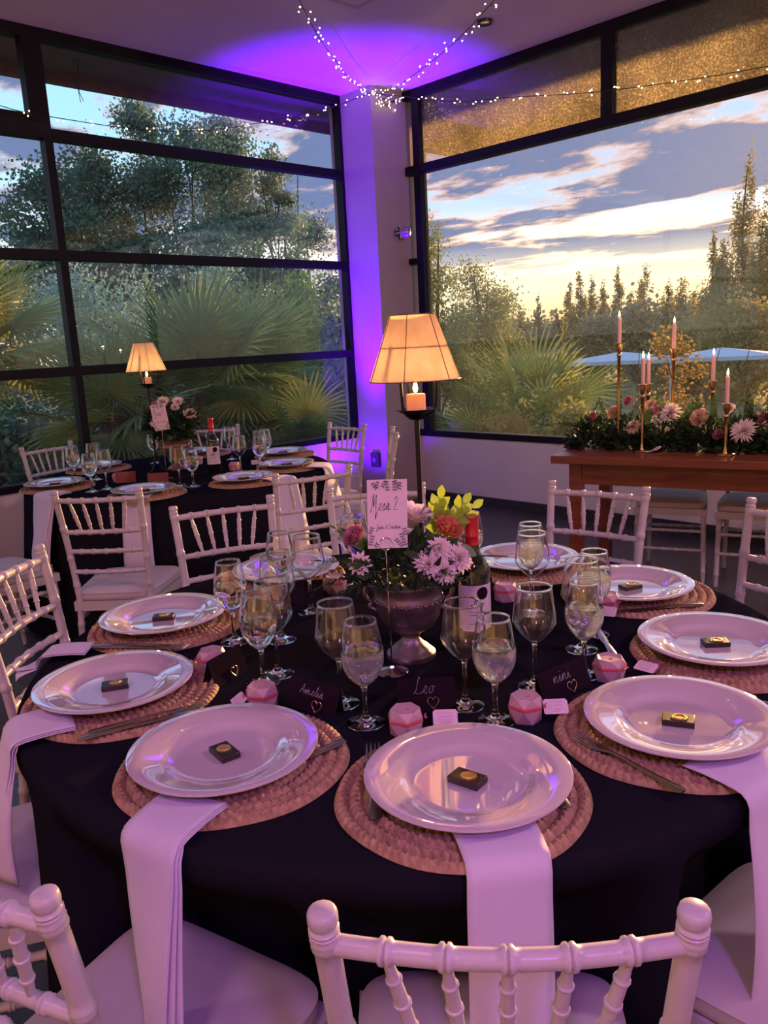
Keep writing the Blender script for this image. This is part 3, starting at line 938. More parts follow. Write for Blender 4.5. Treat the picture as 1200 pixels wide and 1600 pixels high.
# ------------------------------------------------------------------ napkins: folded cloths running from under a plate over the table edge
def napkin(label, c, ang, side, r0, drop, width, group, twist=0.0, swing=0.0, skew=0.0, flare=0.0, layers=3, bulge=0.012, rt=RT):
    """ang: heading from the table centre; side: sideways offset at the plate; drop: length hanging down"""
    a = R(ang)
    er = Vector((math.cos(a), math.sin(a), 0)); et = Vector((-math.sin(a), math.cos(a), 0))
    cz = Vector((c.x, c.y, 0))
    ed = math.sqrt(max(rt * rt - side * side, 0.01)) + 0.012
    path = []
    r0 = max(r0, 0.742)
    n1 = 8
    for i in range(n1):
        k = i / n1
        rr_ = r0 + (ed - 0.012 - r0) * k
        path.append((rr_, ZTAB + 0.0185 + 0.002 * math.sin(PI * k), k * 0.25))
    for i in range(5):
        b = i / 4 * PI / 2
        path.append((ed - 0.012 + 0.028 * math.sin(b), ZTAB - 0.012 + 0.0305 * math.cos(b), 0.25 + 0.12 * i / 4))
    for i in range(1, 15):
        k = i / 14
        path.append((ed + 0.014 + 0.022 * math.sin(k * 2.2) + 0.030 * k, ZTAB - 0.012 - drop * k, 0.37 + 0.63 * k))
    t = thing('napkin', label, 'napkin', (0, 0, 0), 0, group)
    for L in range(layers):
        rows = []
        sh = (L - (layers - 1) / 2) * 0.010
        for (rr_, z, k) in path:
            w = width * (1 - 0.0 * k + flare * k) * (1 - 0.05 * L)
            hang = max(0.0, (k - 0.3) / 0.7)
            ctr = cz + er * rr_ + et * (side + swing * hang + sh * (0.4 + hang * 1.6) + skew * k)
            tw = twist * hang
            row = []
            for j in range(11):
                q = j / 10 - 0.5
                off = q * w
                bow = bulge * hang * math.cos(q * PI) * (1 + 0.3 * math.sin(9 * k + L))
                p = ctr + et * (off * math.cos(tw)) + er * (off * math.sin(tw) * 0.9 + bow - L * 0.0035 * (1 if k > 0.3 else 0)) 
                zz = z - (L * 0.0030 if k < 0.37 else 0.0) - (0.010 * L * hang) + 0.008 * hang * math.sin(q * 4 + L)
                row.append((p.x, p.y, zz))
            rows.append(row)
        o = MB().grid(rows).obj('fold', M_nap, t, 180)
        solidify(o, 0.0012)
    return t
GN1, GN2 = 'napkins hanging at the front table', 'napkins hanging at the rear table'
napkin('white napkin hanging straight down at the front centre', C1, -127, -0.016, 0.55, 0.43, 0.118, GN1, swing=-0.02, flare=-0.16, layers=2)
napkin('white napkin hanging in a folded twist at the front left', C1, -160, -0.03, 0.60, 0.44, 0.110, GN1, twist=0.95, swing=0.035, skew=0.0, flare=-0.25, bulge=0.02)
napkin('white napkin hanging over the left edge of the front table', C1, 164, 0.0, 0.58, 0.21, 0.115, GN1, twist=-0.5, bulge=0.03, flare=0.0)
napkin('white napkin spilling over the right front edge by the corner chair', C1, -97, 0.0, 0.60, 0.30, 0.15, GN1, twist=0.3, flare=0.25, bulge=0.03)
napkin('white napkin corner just showing under the left rear plate', C1, 137, -0.02, 0.60, 0.015, 0.07, GN1, layers=2)
napkin('white napkin hanging at the far left of the rear table', C2, -170, -0.04, 0.60, 0.30, 0.15, GN2, twist=0.5, flare=0.5, bulge=0.04)
napkin('white napkin hanging behind the pink-lit chair', C2, -137, 0.02, 0.60, 0.32, 0.13, GN2, layers=2)
napkin('white napkin hanging beside the second rear chair', C2, -87, 0.04, 0.60, 0.36, 0.15, GN2, twist=0.2, flare=0.2, bulge=0.03)
napkin('sunlit golden napkin bunched at the right of the rear table', C2, -52, -0.02, 0.58, 0.36, 0.17, GN2, twist=0.5, flare=0.1, bulge=0.05)

# ------------------------------------------------------------------ stemware
M_glass = glassmat('clear_glass', 0.0, (1, 1, 1), 1.48)
def watermat(name, fog):
    m = bpy.data.materials.new(name)
    m.use_nodes = True
    nt = m.node_tree
    nt.nodes.clear()
    o = nn(nt, 'ShaderNodeOutputMaterial')
    g = nn(nt, 'ShaderNodeBsdfGlass')
    g.inputs['IOR'].default_value = 1.33
    g.inputs['Roughness'].default_value = 0.0
    tl = nn(nt, 'ShaderNodeBsdfTranslucent')
    tl.inputs[0].default_value = (0.9, 0.92, 0.95, 1)
    df = nn(nt, 'ShaderNodeBsdfDiffuse')
    df.inputs[0].default_value = (0.85, 0.87, 0.92, 1)
    m1 = nn(nt, 'ShaderNodeMixShader')
    m1.inputs[0].default_value = 0.45
    lk(nt, tl.outputs[0], m1.inputs[1]); lk(nt, df.outputs[0], m1.inputs[2])
    tc = nn(nt, 'ShaderNodeTexCoord')
    n = nn(nt, 'ShaderNodeTexNoise', i_Scale=28.0, i_Detail=2.0)
    lk(nt, tc.outputs['Object'], n.inputs['Vector'])
    f = mathn(nt, 'MULTIPLY', ramp(nt, n.outputs[0], [(0.3, (0.55, 0.55, 0.55)), (0.7, (1, 1, 1))]), fog)
    m2 = nn(nt, 'ShaderNodeMixShader')
    lk(nt, f, m2.inputs[0]); lk(nt, g.outputs[0], m2.inputs[1]); lk(nt, m1.outputs[0], m2.inputs[2])
    lk(nt, m2.outputs[0], o.inputs[0])
    return m
M_water = watermat('still_water', 0.03)
M_fogwater = watermat('cold_water', 0.04)
def glass_profile(outer, wall=0.0011, inner_z0=0.0):
    """outer: (r,z) from foot to rim, first bowl index given by z>=inner_z0"""
    inner = [(max(r - wall, 0.0006), z + (0.002 if i == 0 else 0)) for i, (r, z) in enumerate([p for p in outer if p[1] >= inner_z0])]
    rim_r, rim_z = outer[-1]
    prof = [(0.0006, 0.0)] + outer + [(rim_r + 0.0003, rim_z + 0.0004), (rim_r + 0.0002, rim_z + 0.0012), (rim_r - wall * 0.5, rim_z + 0.0016), (rim_r - wall * 1.2, rim_z + 0.0012), (rim_r - wall * 1.3, rim_z + 0.0004)] + inner[::-1] + [(0.0006, inner[0][1] - 0.0005)]
    return prof, inner
def smooth_prof(pts, n=4):
    return [(max(p.x, 0.0006), p.y) for p in catmull([Vector((r, z, 0)) for r, z in pts], n)]
foot = [(0.0345, 0.0), (0.0350, 0.0015), (0.0335, 0.0028), (0.024, 0.0048), (0.012, 0.0085), (0.0068, 0.014), (0.0050, 0.022)]
wine_o = foot + [(0.0042, 0.045), (0.0040, 0.070), (0.0046, 0.084), (0.0065, 0.0900)]
wine_b = smooth_prof([(0.0065, 0.0900), (0.0160, 0.0975), (0.0300, 0.1120), (0.0405, 0.1290), (0.0418, 0.1390), (0.0400, 0.1560), (0.0368, 0.1800), (0.0340, 0.2030)])
wine_o = wine_o[:-1] + wine_b
water_o = foot + [(0.0046, 0.040), (0.0046, 0.058), (0.0054, 0.068)]
water_b = smooth_prof([(0.0070, 0.0740), (0.0150, 0.0795), (0.0270, 0.0920), (0.0355, 0.1100), (0.0380, 0.1270), (0.0372, 0.1450), (0.0335, 0.1700), (0.0288, 0.1950)])
water_o = water_o + water_b
pw, iw = glass_profile(wine_o, 0.0011, 0.0900)
pq, iq = glass_profile(water_o, 0.0012, 0.0740)
WINE_ME = MB().lathe(pw, 40, caps=False).mesh('wine_glass', M_glass, 60)
WATER_ME = MB().lathe(pq, 40, caps=False).mesh('water_glass', M_glass, 60)
def fill_mesh(level, m):
    pr = [(0.0006, iq[0][1] + 0.0008)] + [(max(r - 0.0004, 0.0006), z + 0.0006) for r, z in iq[1:] if z < level]
    rl = pr[-1][0]
    pr += [(rl, level - 0.0012), (rl - 0.0006, level - 0.0004), (rl * 0.9, level - 0.001), (0.0006, level - 0.001)]
    return MB().lathe(pr, 40, caps=False).mesh('water', m, 60)
FILL = {'clear': fill_mesh(0.143, M_water), 'misted': fill_mesh(0.145, M_fogwater)}
def mist_mat():
    m = bpy.data.materials.new('condensation')
    m.use_nodes = True
    nt = m.node_tree
    nt.nodes.clear()
    o = nn(nt, 'ShaderNodeOutputMaterial')
    tr = nn(nt, 'ShaderNodeBsdfTransparent')
    tl = nn(nt, 'ShaderNodeBsdfTranslucent'); tl.inputs[0].default_value = (0.72, 0.84, 1.0, 1)
    df = nn(nt, 'ShaderNodeBsdfDiffuse'); df.inputs[0].default_value = (0.80, 0.87, 1.0, 1)
    m1 = nn(nt, 'ShaderNodeMixShader'); m1.inputs[0].default_value = 0.4
    lk(nt, tl.outputs[0], m1.inputs[1]); lk(nt, df.outputs[0], m1.inputs[2])
    tc = nn(nt, 'ShaderNodeTexCoord')
    n = nn(nt, 'ShaderNodeTexNoise', i_Scale=30.0, i_Detail=3.0)
    lk(nt, tc.outputs['Object'], n.inputs['Vector'])
    n2 = nn(nt, 'ShaderNodeTexNoise', i_Scale=900.0, i_Detail=1.0)
    lk(nt, tc.outputs['Object'], n2.inputs['Vector'])
    f = mathn(nt, 'ADD', mathn(nt, 'MULTIPLY', ramp(nt, n.outputs[0], [(0.3, (0.4, 0.4, 0.4)), (0.7, (1, 1, 1))]), 0.34), mathn(nt, 'MULTIPLY', ramp(nt, n2.outputs[0], [(0.5, (0, 0, 0)), (0.6, (1, 1, 1))]), 0.12))
    m2 = nn(nt, 'ShaderNodeMixShader')
    lk(nt, f, m2.inputs[0]); lk(nt, tr.outputs[0], m2.inputs[1]); lk(nt, m1.outputs[0], m2.inputs[2]); lk(nt, m2.outputs[0], o.inputs[0])
    return m
MIST_ME = MB().lathe([(r + 0.0003, z) for r, z in water_b if z < 0.1445], 40, caps=False).mesh('condensation', mist_mat(), 180)
def goblet(kind, x, y, label, g, fill=None, rz=0.0):
    t = thing('wine_glass' if kind == 'wine' else 'water_glass', label, 'glass', (x, y, ZTAB + 0.0006), rz, g)
    mobj('glass_body', WINE_ME if kind == 'wine' else WATER_ME, t)
    if fill:
        o = mobj('water', FILL[fill], t)
        o['label'] = 'clear still water'
        if fill == 'misted':
            mobj('condensation', MIST_ME, t)['label'] = 'misty condensation on the bowl'
    return t
GG1, GG2 = 'stemware on the front table', 'stemware on the rear table'
goblet('wine', 0.935, 1.106, 'empty wine glass left of the card stand, front left pair', GG1)
goblet('water', 0.910, 1.011, 'misted water glass directly left of the Leo card', GG1, 'misted')
goblet('water', 0.899, 1.306, 'water glass standing behind the Amelia favour box', GG1, 'clear')
goblet('wine', 0.945, 1.318, 'empty wine glass just behind the water glass by the Amelia favour box', GG1)
goblet('wine', 1.076, 1.475, 'empty wine glass in the left rear cluster, tallest behind', GG1)
goblet('water', 1.000, 1.555, 'leftmost water glass on the front table', GG1, 'clear')
goblet('wine', 1.248, 1.571, 'empty wine glass left of the fern in the flowers', GG1)
goblet('water', 1.250, 1.690, 'water glass before the far left chair back', GG1, 'clear')
goblet('wine', 1.474, 1.644, 'wine glass behind the left side of the flowers', GG1)
goblet('water', 1.710, 1.420, 'water glass half hidden behind the red bottle cap', GG1, 'clear')
goblet('wine', 1.078, 0.917, 'empty wine glass in front of the wine bottle label', GG1)
goblet('water', 1.064, 0.836, 'misted water glass just right of the Leo card', GG1, 'misted')
goblet('wine', 1.231, 0.868, 'empty wine glass behind the Nini card', GG1)
goblet('water', 1.337, 0.824, 'misted water glass right behind the Nini card', GG1, 'misted')
goblet('wine', 1.448, 0.898, 'empty wine glass behind the misted glass at the right', GG1)
goblet('water', 1.544, 0.926, 'rearmost misted water glass of the right group', GG1, 'misted')
goblet('wine', 1.585, 1.121, 'empty wine glass right of the red bottle cap', GG1)
goblet('water', 1.690, 1.200, 'misted water glass at the far right of the bottle', GG1, 'misted')
W2G = [('water', 1.89, 4.39, 'leftmost glass at the back of the rear table', 'clear'), ('wine', 1.98, 4.32, 'tall empty wine glass at the rear table left group', None),
       ('water', 1.78, 3.95, 'water glass at the front of the rear table left group', 'clear'), ('wine', 1.86, 3.95, 'wine glass at the right of the rear table left group', None),
       ('wine', 2.12, 3.67, 'empty wine glass beside the rear card stand', None), ('water', 2.15, 3.59, 'golden lit water glass right of the rear card stand', 'clear'),
       ('wine', 2.84, 4.26, 'tall wine glass right behind the rear bottle', None), ('wine', 2.56, 3.76, 'wine glass just right of the rear bottle', None),
       ('wine', 2.77, 3.85, 'wine glass second from the right on the rear table', None), ('water', 2.645, 3.69, 'water glass by the orange tag on the rear table', 'clear'),
       ('water', 2.88, 3.95, 'rightmost water glass on the rear table', 'clear'), ('water', 2.50, 4.60, 'glass behind the lamp pole of the rear table', 'clear')]
for k, x, y, lab, fl in W2G:
    goblet(k, x, y, lab, GG2, fl)
# ================================================================== handwriting
GL = {
 'M': (1.5, [[(0, -0.3), (0.12, 0.6), (0.28, 2.1), (0.34, 2.3), (0.40, 1.4), (0.42, 0.5), (0.6, 1.3), (0.86, 2.2), (0.92, 1.6), (0.95, 0.4), (1.0, -0.9), (1.06, -1.2), (1.2, -0.3), (1.5, 0.25)]]),
 'e': (0.8, [[(0, 0.2), (0.4, 0.5), (0.5, 0.85), (0.3, 1.0), (0.14, 0.6), (0.22, 0.1), (0.45, 0.0), (0.8, 0.25)]]),
 's': (0.7, [[(0, 0.25), (0.3, 1.0), (0.36, 0.75), (0.48, 0.25), (0.3, 0.0), (0.12, 0.08), (0.45, 0.1), (0.7, 0.25)]]),
 'a': (0.9, [[(0, 0.25), (0.5, 0.95), (0.25, 0.95), (0.06, 0.45), (0.2, 0.02), (0.45, 0.4), (0.56, 0.95), (0.54, 0.2), (0.66, 0.0), (0.9, 0.25)]]),
 'L': (1.1, [[(0.5, 2.0), (0.36, 2.2), (0.3, 1.4), (0.22, 0.4), (0.0, 0.0), (0.1, 0.14), (0.5, 0.0), (0.9, 0.02), (1.1, 0.25)]]),
 'o': (0.8, [[(0.5, 0.9), (0.2, 0.95), (0.05, 0.45), (0.2, 0.02), (0.48, 0.2), (0.52, 0.75), (0.4, 0.95), (0.8, 0.8)]]),
 'n': (1.0, [[(0, 0.25), (0.15, 0.95), (0.17, 0.0), (0.3, 0.7), (0.5, 1.0), (0.58, 0.6), (0.62, 0.05), (0.78, 0.0), (1.0, 0.25)]]),
 'i': (0.55, [[(0, 0.25), (0.2, 0.95), (0.22, 0.15), (0.34, 0.0), (0.55, 0.25)], [(0.24, 1.45), (0.28, 1.55)]]),
 'A': (1.2, [[(0, 0), (0.35, 1.0), (0.6, 2.0), (0.7, 1.0), (0.82, 0.0)], [(0.1, 0.75), (0.55, 0.82), (1.2, 0.5)]]),
 'm': (1.4, [[(0, 0.25), (0.12, 0.95), (0.14, 0.0), (0.28, 0.8), (0.42, 0.98), (0.5, 0.4), (0.52, 0.0), (0.66, 0.8), (0.82, 0.98), (0.92, 0.4), (1.0, 0.02), (1.4, 0.25)]]),
 'l': (0.55, [[(0, 0.25), (0.3, 1.3), (0.32, 2.0), (0.2, 1.9), (0.16, 0.6), (0.28, 0.0), (0.55, 0.25)]]),
 '2': (0.9, [[(0.05, 1.4), (0.25, 1.9), (0.55, 1.7), (0.5, 1.1), (0.1, 0.1), (0.4, 0.1), (0.85, 0.05)]]),
 '1': (0.5, [[(0.05, 1.3), (0.3, 1.9), (0.28, 0.8), (0.26, 0.0)]]),
 'J': (0.9, [[(0.2, 1.9), (0.7, 2.1), (0.55, 0.8), (0.35, -0.8), (0.1, -0.9), (0.2, -0.2), (0.9, 0.25)]]),
 'u': (0.9, [[(0, 0.25), (0.1, 0.95), (0.14, 0.15), (0.35, 0.02), (0.52, 0.5), (0.56, 0.95), (0.58, 0.15), (0.7, 0.0), (0.9, 0.25)]]),
 '&': (1.1, [[(0.9, 0.2), (0.5, 0.9), (0.3, 1.5), (0.5, 1.7), (0.6, 1.4), (0.2, 0.7), (0.2, 0.1), (0.6, 0.1), (0.9, 0.7)]]),
 'C': (1.1, [[(0.8, 1.7), (0.55, 2.1), (0.15, 1.3), (0.1, 0.4), (0.4, 0.0), (0.8, 0.1), (1.1, 0.3)]]),
 'r': (0.6, [[(0, 0.25), (0.15, 1.1), (0.22, 0.95), (0.42, 0.95), (0.4, 0.2), (0.6, 0.25)]]),
 't': (0.6, [[(0, 0.25), (0.25, 1.6), (0.22, 0.4), (0.34, 0.0), (0.6, 0.25)], [(0.05, 1.1), (0.5, 1.15)]]),
 ' ': (0.6, []),
}
def word_strokes(txt):
    x, out = 0.0, []
    for ch in txt:
        adv, st = GL[ch]
        for s in st:
            out.append([(x + a, b) for a, b in s])
        x += adv
    return out, x
def ink(mb, strokes, sx, sz, x0, z0, w, y=0.0, slant=0.18, n=5):
    """flat pen strokes in the local XZ plane at depth y, facing -Y"""
    for s in strokes:
        P = catmull([Vector((x0 + (a + slant * b) * sx, y, z0 + b * sz)) for a, b in s], n)
        L, Rr = [], []
        for i, p in enumerate(P):
            t = (P[min(i + 1, len(P) - 1)] - P[max(i - 1, 0)])
            t = t.normalized() if t.length > 1e-9 else Vector((1, 0, 0))
            nv = Vector((-t.z, 0, t.x)) * w * (0.75 + 0.25 * math.sin(i * 0.9))
            L.append(p + nv); Rr.append(p - nv)
        mb.grid([L, Rr])
def text_mb(txt, width, xc, z0, w, y, slant=0.18, tall=0.95):
    st, adv = word_strokes(txt)
    sx = width / adv
    mb = MB()
    ink(mb, st, sx, sx * tall, xc - width / 2, z0, w, y, slant)
    return mb
M_ink = pmat('black_ink', (0.02, 0.018, 0.02), 0.6)
M_chalk = pmat('silver_ink', (0.42, 0.38, 0.42), 0.5)
M_paper = pmat('blush_paper', (0.74, 0.60, 0.68), 0.7, var=0.04, vscale=40)
M_blackcard = pmat('black_card', (0.017, 0.010, 0.015), 0.9, spec=0.03)
M_leafprint = pmat('green_print', (0.10, 0.13, 0.10), 0.7)
M_favour = pmat('favour_box_card', (0.52, 0.33, 0.38), 0.45, var=0.05, vscale=30)
M_ribbon = pmat('coral_ribbon', (0.62, 0.09, 0.12), 0.35, sheen=0.3)
M_goldwire = pmat('gold_wire', (0.80, 0.58, 0.25), 0.25, metal=1.0)

# ------------------------------------------------------------------ favour boxes
def favour_meshes():
    mb = MB()
    rings = [(0.0280, 0.0, 0.0), (0.0325, 0.025, 0.5), (0.0325, 0.032, 0.5), (0.0262, 0.046, 0.0), (0.0200, 0.0442, 0.0)]
    vs_ = []
    for r, z, o in rings:
        for k in range(6):
            a = (k + o) * PI / 3
            vs_.append((r * math.cos(a), r * math.sin(a), z))
    fs = [tuple(range(5, -1, -1))]
    for k in range(6):
        k2 = (k + 1) % 6
        fs += [(k, k2, 6 + k), (6 + k, k2, 6 + k2), (6 + k, 6 + k2, 12 + k2, 12 + k), (12 + k, 12 + k2, 18 + k2), (12 + k, 18 + k2, 18 + k), (18 + k, 18 + k2, 24 + k2, 24 + k)]
    fs.append(tuple(range(24, 30)))
    box = MB().add(vs_, fs).mesh('box', M_favour, None)
    hexo = lambda r: [(r * math.cos((k + 0.5) * PI / 3), r * math.sin((k + 0.5) * PI / 3)) for k in range(6)]
    rows = [[(x, y, z) for x, y in hexo(r)] for r, z in ((0.0331, 0.0255), (0.0336, 0.0262), (0.0336, 0.0318), (0.0331, 0.0325))]
    rib = MB().grid(rows, closed=True)
    rib.tube(catmull([(0.033, -0.002, 0.029), (0.036, 0.004, 0.031), (0.0355, 0.006, 0.028), (0.033, -0.002, 0.029), (0.036, -0.007, 0.031), (0.0355, -0.009, 0.028), (0.033, -0.002, 0.029)], 4), 0.0011, 5)
    rib = rib.mesh('ribbon', M_ribbon, 40)
    hp = []
    for k in range(20):
        a = 2 * PI * k / 20
        hp.append((0.0028 * (16 * math.sin(a) ** 3) / 16 * 1.1, 0.0028 * (13 * math.cos(a) - 5 * math.cos(2 * a) - 2 * math.cos(3 * a) - math.cos(4 * a)) / 16))
    heart = MB().prism(hp, 0.0, 0.0006).mesh('heart_sticker', M_ribbon, None)
    tagm = MB().prism([(-0.020, 0.0), (0.020, 0.0), (0.0215, 0.003), (0.0215, 0.024), (0.018, 0.028), (-0.018, 0.028), (-0.0215, 0.024), (-0.0215, 0.003)], -0.0004, 0.0004, RX(PI / 2)).mesh('tag', M_paper, None)
    mi = MB()
    rn = random.Random(4)
    for row, (z, w) in enumerate(((0.0225, 0.030), (0.0165, 0.026), (0.0105, 0.028), (0.0055, 0.018))):
        s = [(i * 0.35 + rn.uniform(-0.05, 0.05), rn.uniform(0, 1.1) if i % 2 else rn.uniform(-0.4, 0.2)) for i in range(20)]
        ink(mi, [s], w / 7.0, 0.0032, -w / 2, z - 0.001, 0.00028, -0.0006, 0.1, 3)
    mi = mi.mesh('tag_writing', pmat('rose_ink', (0.45, 0.16, 0.30), 0.6), None)
    return box, rib, heart, tagm, mi
FB, FR, FH, FT, FW = favour_meshes()
def favour(x, y, rz, label, g, tagpos=None, tagrz=0.0, lean=35.0):
    t = thing('favour_box', label, 'favour box', (x, y, ZTAB + 0.0006), rz, g)
    mobj('box', FB, t)
    mobj('ribbon', FR, t)
    mobj('heart_sticker', FH, t, (0.004, -0.002, 0.0444))
    if tagpos:
        o = mobj('tag', FT, t)
        d = RZ(-rz) @ Vector((tagpos[0] - x, tagpos[1] - y, 0))
        o.location = (d.x, d.y, tagpos[2] - ZTAB)
        o.rotation_euler = (R(-lean), 0, tagrz - rz)
        w_ = mobj('tag_writing', FW, o)
    return t
GF1 = 'favour boxes on the front table'
favour(0.930, 0.930, R(-40), 'pink faceted favour box with a ribbon beside the Leo card', GF1, (0.972, 0.874, 0.779), R(-47), 30)
favour(1.105, 0.800, R(-60), 'pink faceted favour box in front of the Nini card', GF1, (1.128, 0.750, 0.781), R(-46), 48)
favour(1.350, 0.775, R(-85), 'pink faceted favour box right of the Nini card', GF1, (1.396, 0.728, 0.778), R(-90), 70)
favour(0.830, 1.215, R(150), 'pink faceted favour box in front of the Amelia card', GF1, (0.782, 1.244, 0.778), R(-110), 60)
favour(0.872, 1.452, R(170), 'pink faceted favour box between the two left plates', GF1)
favour(1.625, 1.235, R(20), 'pink faceted favour box right of the wine bottle', GF1)
favour(1.405, 1.655, R(60), 'pink favour box half hidden by the fern', GF1)
favour(1.700, 0.985, R(-90), 'pink favour box at the right rear hidden by the glasses', GF1, (1.637, 0.950, 0.777), R(-75), 55)
GF2 = 'favour boxes on the rear table'
favour(2.62, 4.30, R(20), 'pink favour box left of the rear bottle', GF2)
favour(2.585, 3.86, R(50), 'pink favour box right of the rear bottle', GF2, (2.68, 3.79, 0.79), R(-30), 30)
favour(2.02, 4.14, R(10), 'pink favour box in the rear left glasses', GF2)

# ------------------------------------------------------------------ place cards
def place_card(x, y, rz, label, name=None, g='place cards on the front table', w=0.108, h=0.060, m=None, col_ink=None):
    t = thing('place_card', label, 'place card', (x, y, ZTAB + 0.0006), rz, g)
    m = m or M_blackcard
    lean = R(17)
    Mf = RX(-lean)
    MB().box(-w / 2, w / 2, -0.0004, 0.0004, 0.0, h, Mf).obj('front_panel', m, t, None)
    top = Mf @ Vector((0, 0, h))
    Mb = TR(0, 2 * top.y, 0) @ RX(lean)
    MB().box(-w / 2, w / 2, -0.0004, 0.0004, 0.0, h, Mb).obj('back_panel', m, t, None)
    if name:
        mb = text_mb(name, w * 0.36 if len(name) < 5 else w * 0.48, -0.004, h * 0.52, 0.00042, -0.0008)
        mb.v = [tuple(Mf @ Vector(p)) for p in mb.v]
        mb.obj('name_writing', M_chalk, t, None)
    if name is not None:
        hp = []
        for k in range(28):
            a = 2 * PI * k / 28
            hp.append(Mf @ Vector((0.012 + 0.0105 * math.sin(a) ** 3, -0.0018, h * 0.24 + 0.0125 * (13 * math.cos(a) - 5 * math.cos(2 * a) - 2 * math.cos(3 * a) - math.cos(4 * a)) / 16)))
        hp.append(hp[0])
        MB().tube(hp, 0.00055, 6, caps=False).obj('gold_heart', M_goldwire, t)
    return t
place_card(1.018, 0.960, R(-45), 'black tent card reading Leo with a gold wire heart', 'Leo')
place_card(1.236, 0.794, R(-2) , 'black tent card reading Nini, tilted, with a gold heart', 'nini').rotation_euler = (0, R(-10), R(-22))
place_card(0.872, 1.125, R(-78), 'black tent card reading Amelia with a gold wire heart', 'Amelia').rotation_euler = (0, R(7), R(-72))
place_card(0.868, 1.372, R(18), 'nameless black tent card with gold heart by the left glasses', '')
place_card(1.285, 1.640, R(-35), 'blank black tent card behind the left glasses', None, w=0.10)
place_card(1.560, 1.290, R(-40), 'black tent card behind the wine bottle', None)
G2C = 'place cards on the rear table'
M_suncard = pmat('sunlit_russet_card', (0.24, 0.05, 0.035), 0.55)  # card colour includes the orange-brown cast of the low sun
place_card(2.02, 4.06, R(-40), 'sun-tinted russet place card among the rear left glasses', None, G2C, m=M_suncard)
place_card(2.09, 3.84, R(-42), 'sun-tinted russet place card before the rear lamp', None, G2C, m=M_suncard)

# ------------------------------------------------------------------ table number stands
def sprig_print(mb, x, z, ang, n, s):
    dx, dz = math.cos(ang), math.sin(ang)
    for k in range(n):
        px_, pz_ = x + dx * s * k, z + dz * s * k
        for sd in (-1, 1):
            a = ang + sd * 0.75
            lx, lz = math.cos(a), math.sin(a)
            L = s * 1.25
            nx_, nz_ = -lz * L * 0.22, lx * L * 0.22
            mb.add([(px_, -0.0009, pz_), (px_ + lx * L * 0.5 + nx_, -0.0009, pz_ + lz * L * 0.5 + nz_), (px_ + lx * L, -0.0009, pz_ + lz * L), (px_ + lx * L * 0.5 - nx_, -0.0009, pz_ + lz * L * 0.5 - nz_)], [(0, 1, 2, 3)])
        mb.add([(px_ - dz * 0.0003, -0.00088, pz_ + dx * 0.0003), (px_ + dz * 0.0003, -0.00088, pz_ - dx * 0.0003), (px_ + dx * s + dz * 0.0003, -0.00088, pz_ + dz * s - dx * 0.0003), (px_ + dx * s - dz * 0.0003, -0.00088, pz_ + dz * s + dx * 0.0003)], [(0, 1, 2, 3)])
def table_sign(x, y, rz, num, label, tilt):
    t = thing('table_number_stand', label, 'table number', (x, y, ZTAB + 0.0006), rz, 'table number stands')
    MB().lathe([(0.0335, 0.0), (0.0345, 0.0015), (0.030, 0.0035), (0.018, 0.0065), (0.006, 0.010), (0.003, 0.014)], 32).obj('base', M_chrome, t)
    MB().tube([(0, 0, 0.01), (0, 0, 0.150), (0, 0, 0.262)], [0.0016, 0.0016, 0.0014], 8).obj('rod', M_chrome, t)
    ring = [(0.013 * math.cos(a), -0.0022, 0.275 + 0.013 * math.sin(a)) for a in [2 * PI * k / 28 - PI / 2 for k in range(29)]]
    ring2 = [(p[0], 0.0018, p[2]) for p in ring]
    MB().tube(ring, 0.0008, 6, caps=False).tube(ring2, 0.0008, 6, caps=False).obj('ring_clip', M_chrome, t)
    W, Hh = 0.080, 0.140
    card = MB().box(-W / 2, W / 2, -0.0006, 0.0006, 0.0, Hh).obj('card', M_paper, t, None)
    card.location = (0.004, 0, 0.266)
    card.rotation_euler = (0, R(tilt), 0)
    mb = MB()
    for (xx, zz, an, n, s) in ((-0.030, 0.134, -0.9, 3, 0.0055), (-0.018, 0.137, -1.9, 3, 0.005), (-0.002, 0.138, -1.4, 4, 0.0055), (-0.002, 0.138, -2.1, 3, 0.0055), (0.014, 0.138, -1.5, 4, 0.0055), (0.014, 0.138, -0.9, 3, 0.0055), (0.026, 0.135, -1.7, 3, 0.0055),
                               (0.036, 0.004, 1.9, 5, 0.0058), (0.030, 0.003, 2.3, 4, 0.0055), (-0.036, 0.006, 1.3, 4, 0.0058), (-0.036, 0.03, 1.2, 3, 0.0055), (-0.026, 0.003, 0.9, 2, 0.0055), (0.037, 0.026, 1.8, 3, 0.0055)):
        sprig_print(mb, xx, zz, an, n, s)
    mb.obj('leaf_print', M_leafprint, card, None)
    text_mb('Mesa ' + num, 0.054, -0.006, 0.078, 0.00062, -0.0010, 0.14, 1.45).obj('title_writing', M_ink, card, None)
    text_mb('Juan & Cristian', 0.050, 0.002, 0.040, 0.00036, -0.0010, 0.1, 1.2).obj('couple_writing', M_ink, card, None)
    return t
table_sign(1.105, 1.137, R(-40), '2', 'blush card reading Mesa 2 on a chrome ring stand', 2.0)
table_sign(2.215, 3.965, R(-42), '1', 'blush card reading Mesa 1 on a stand, rear table', -6.0)

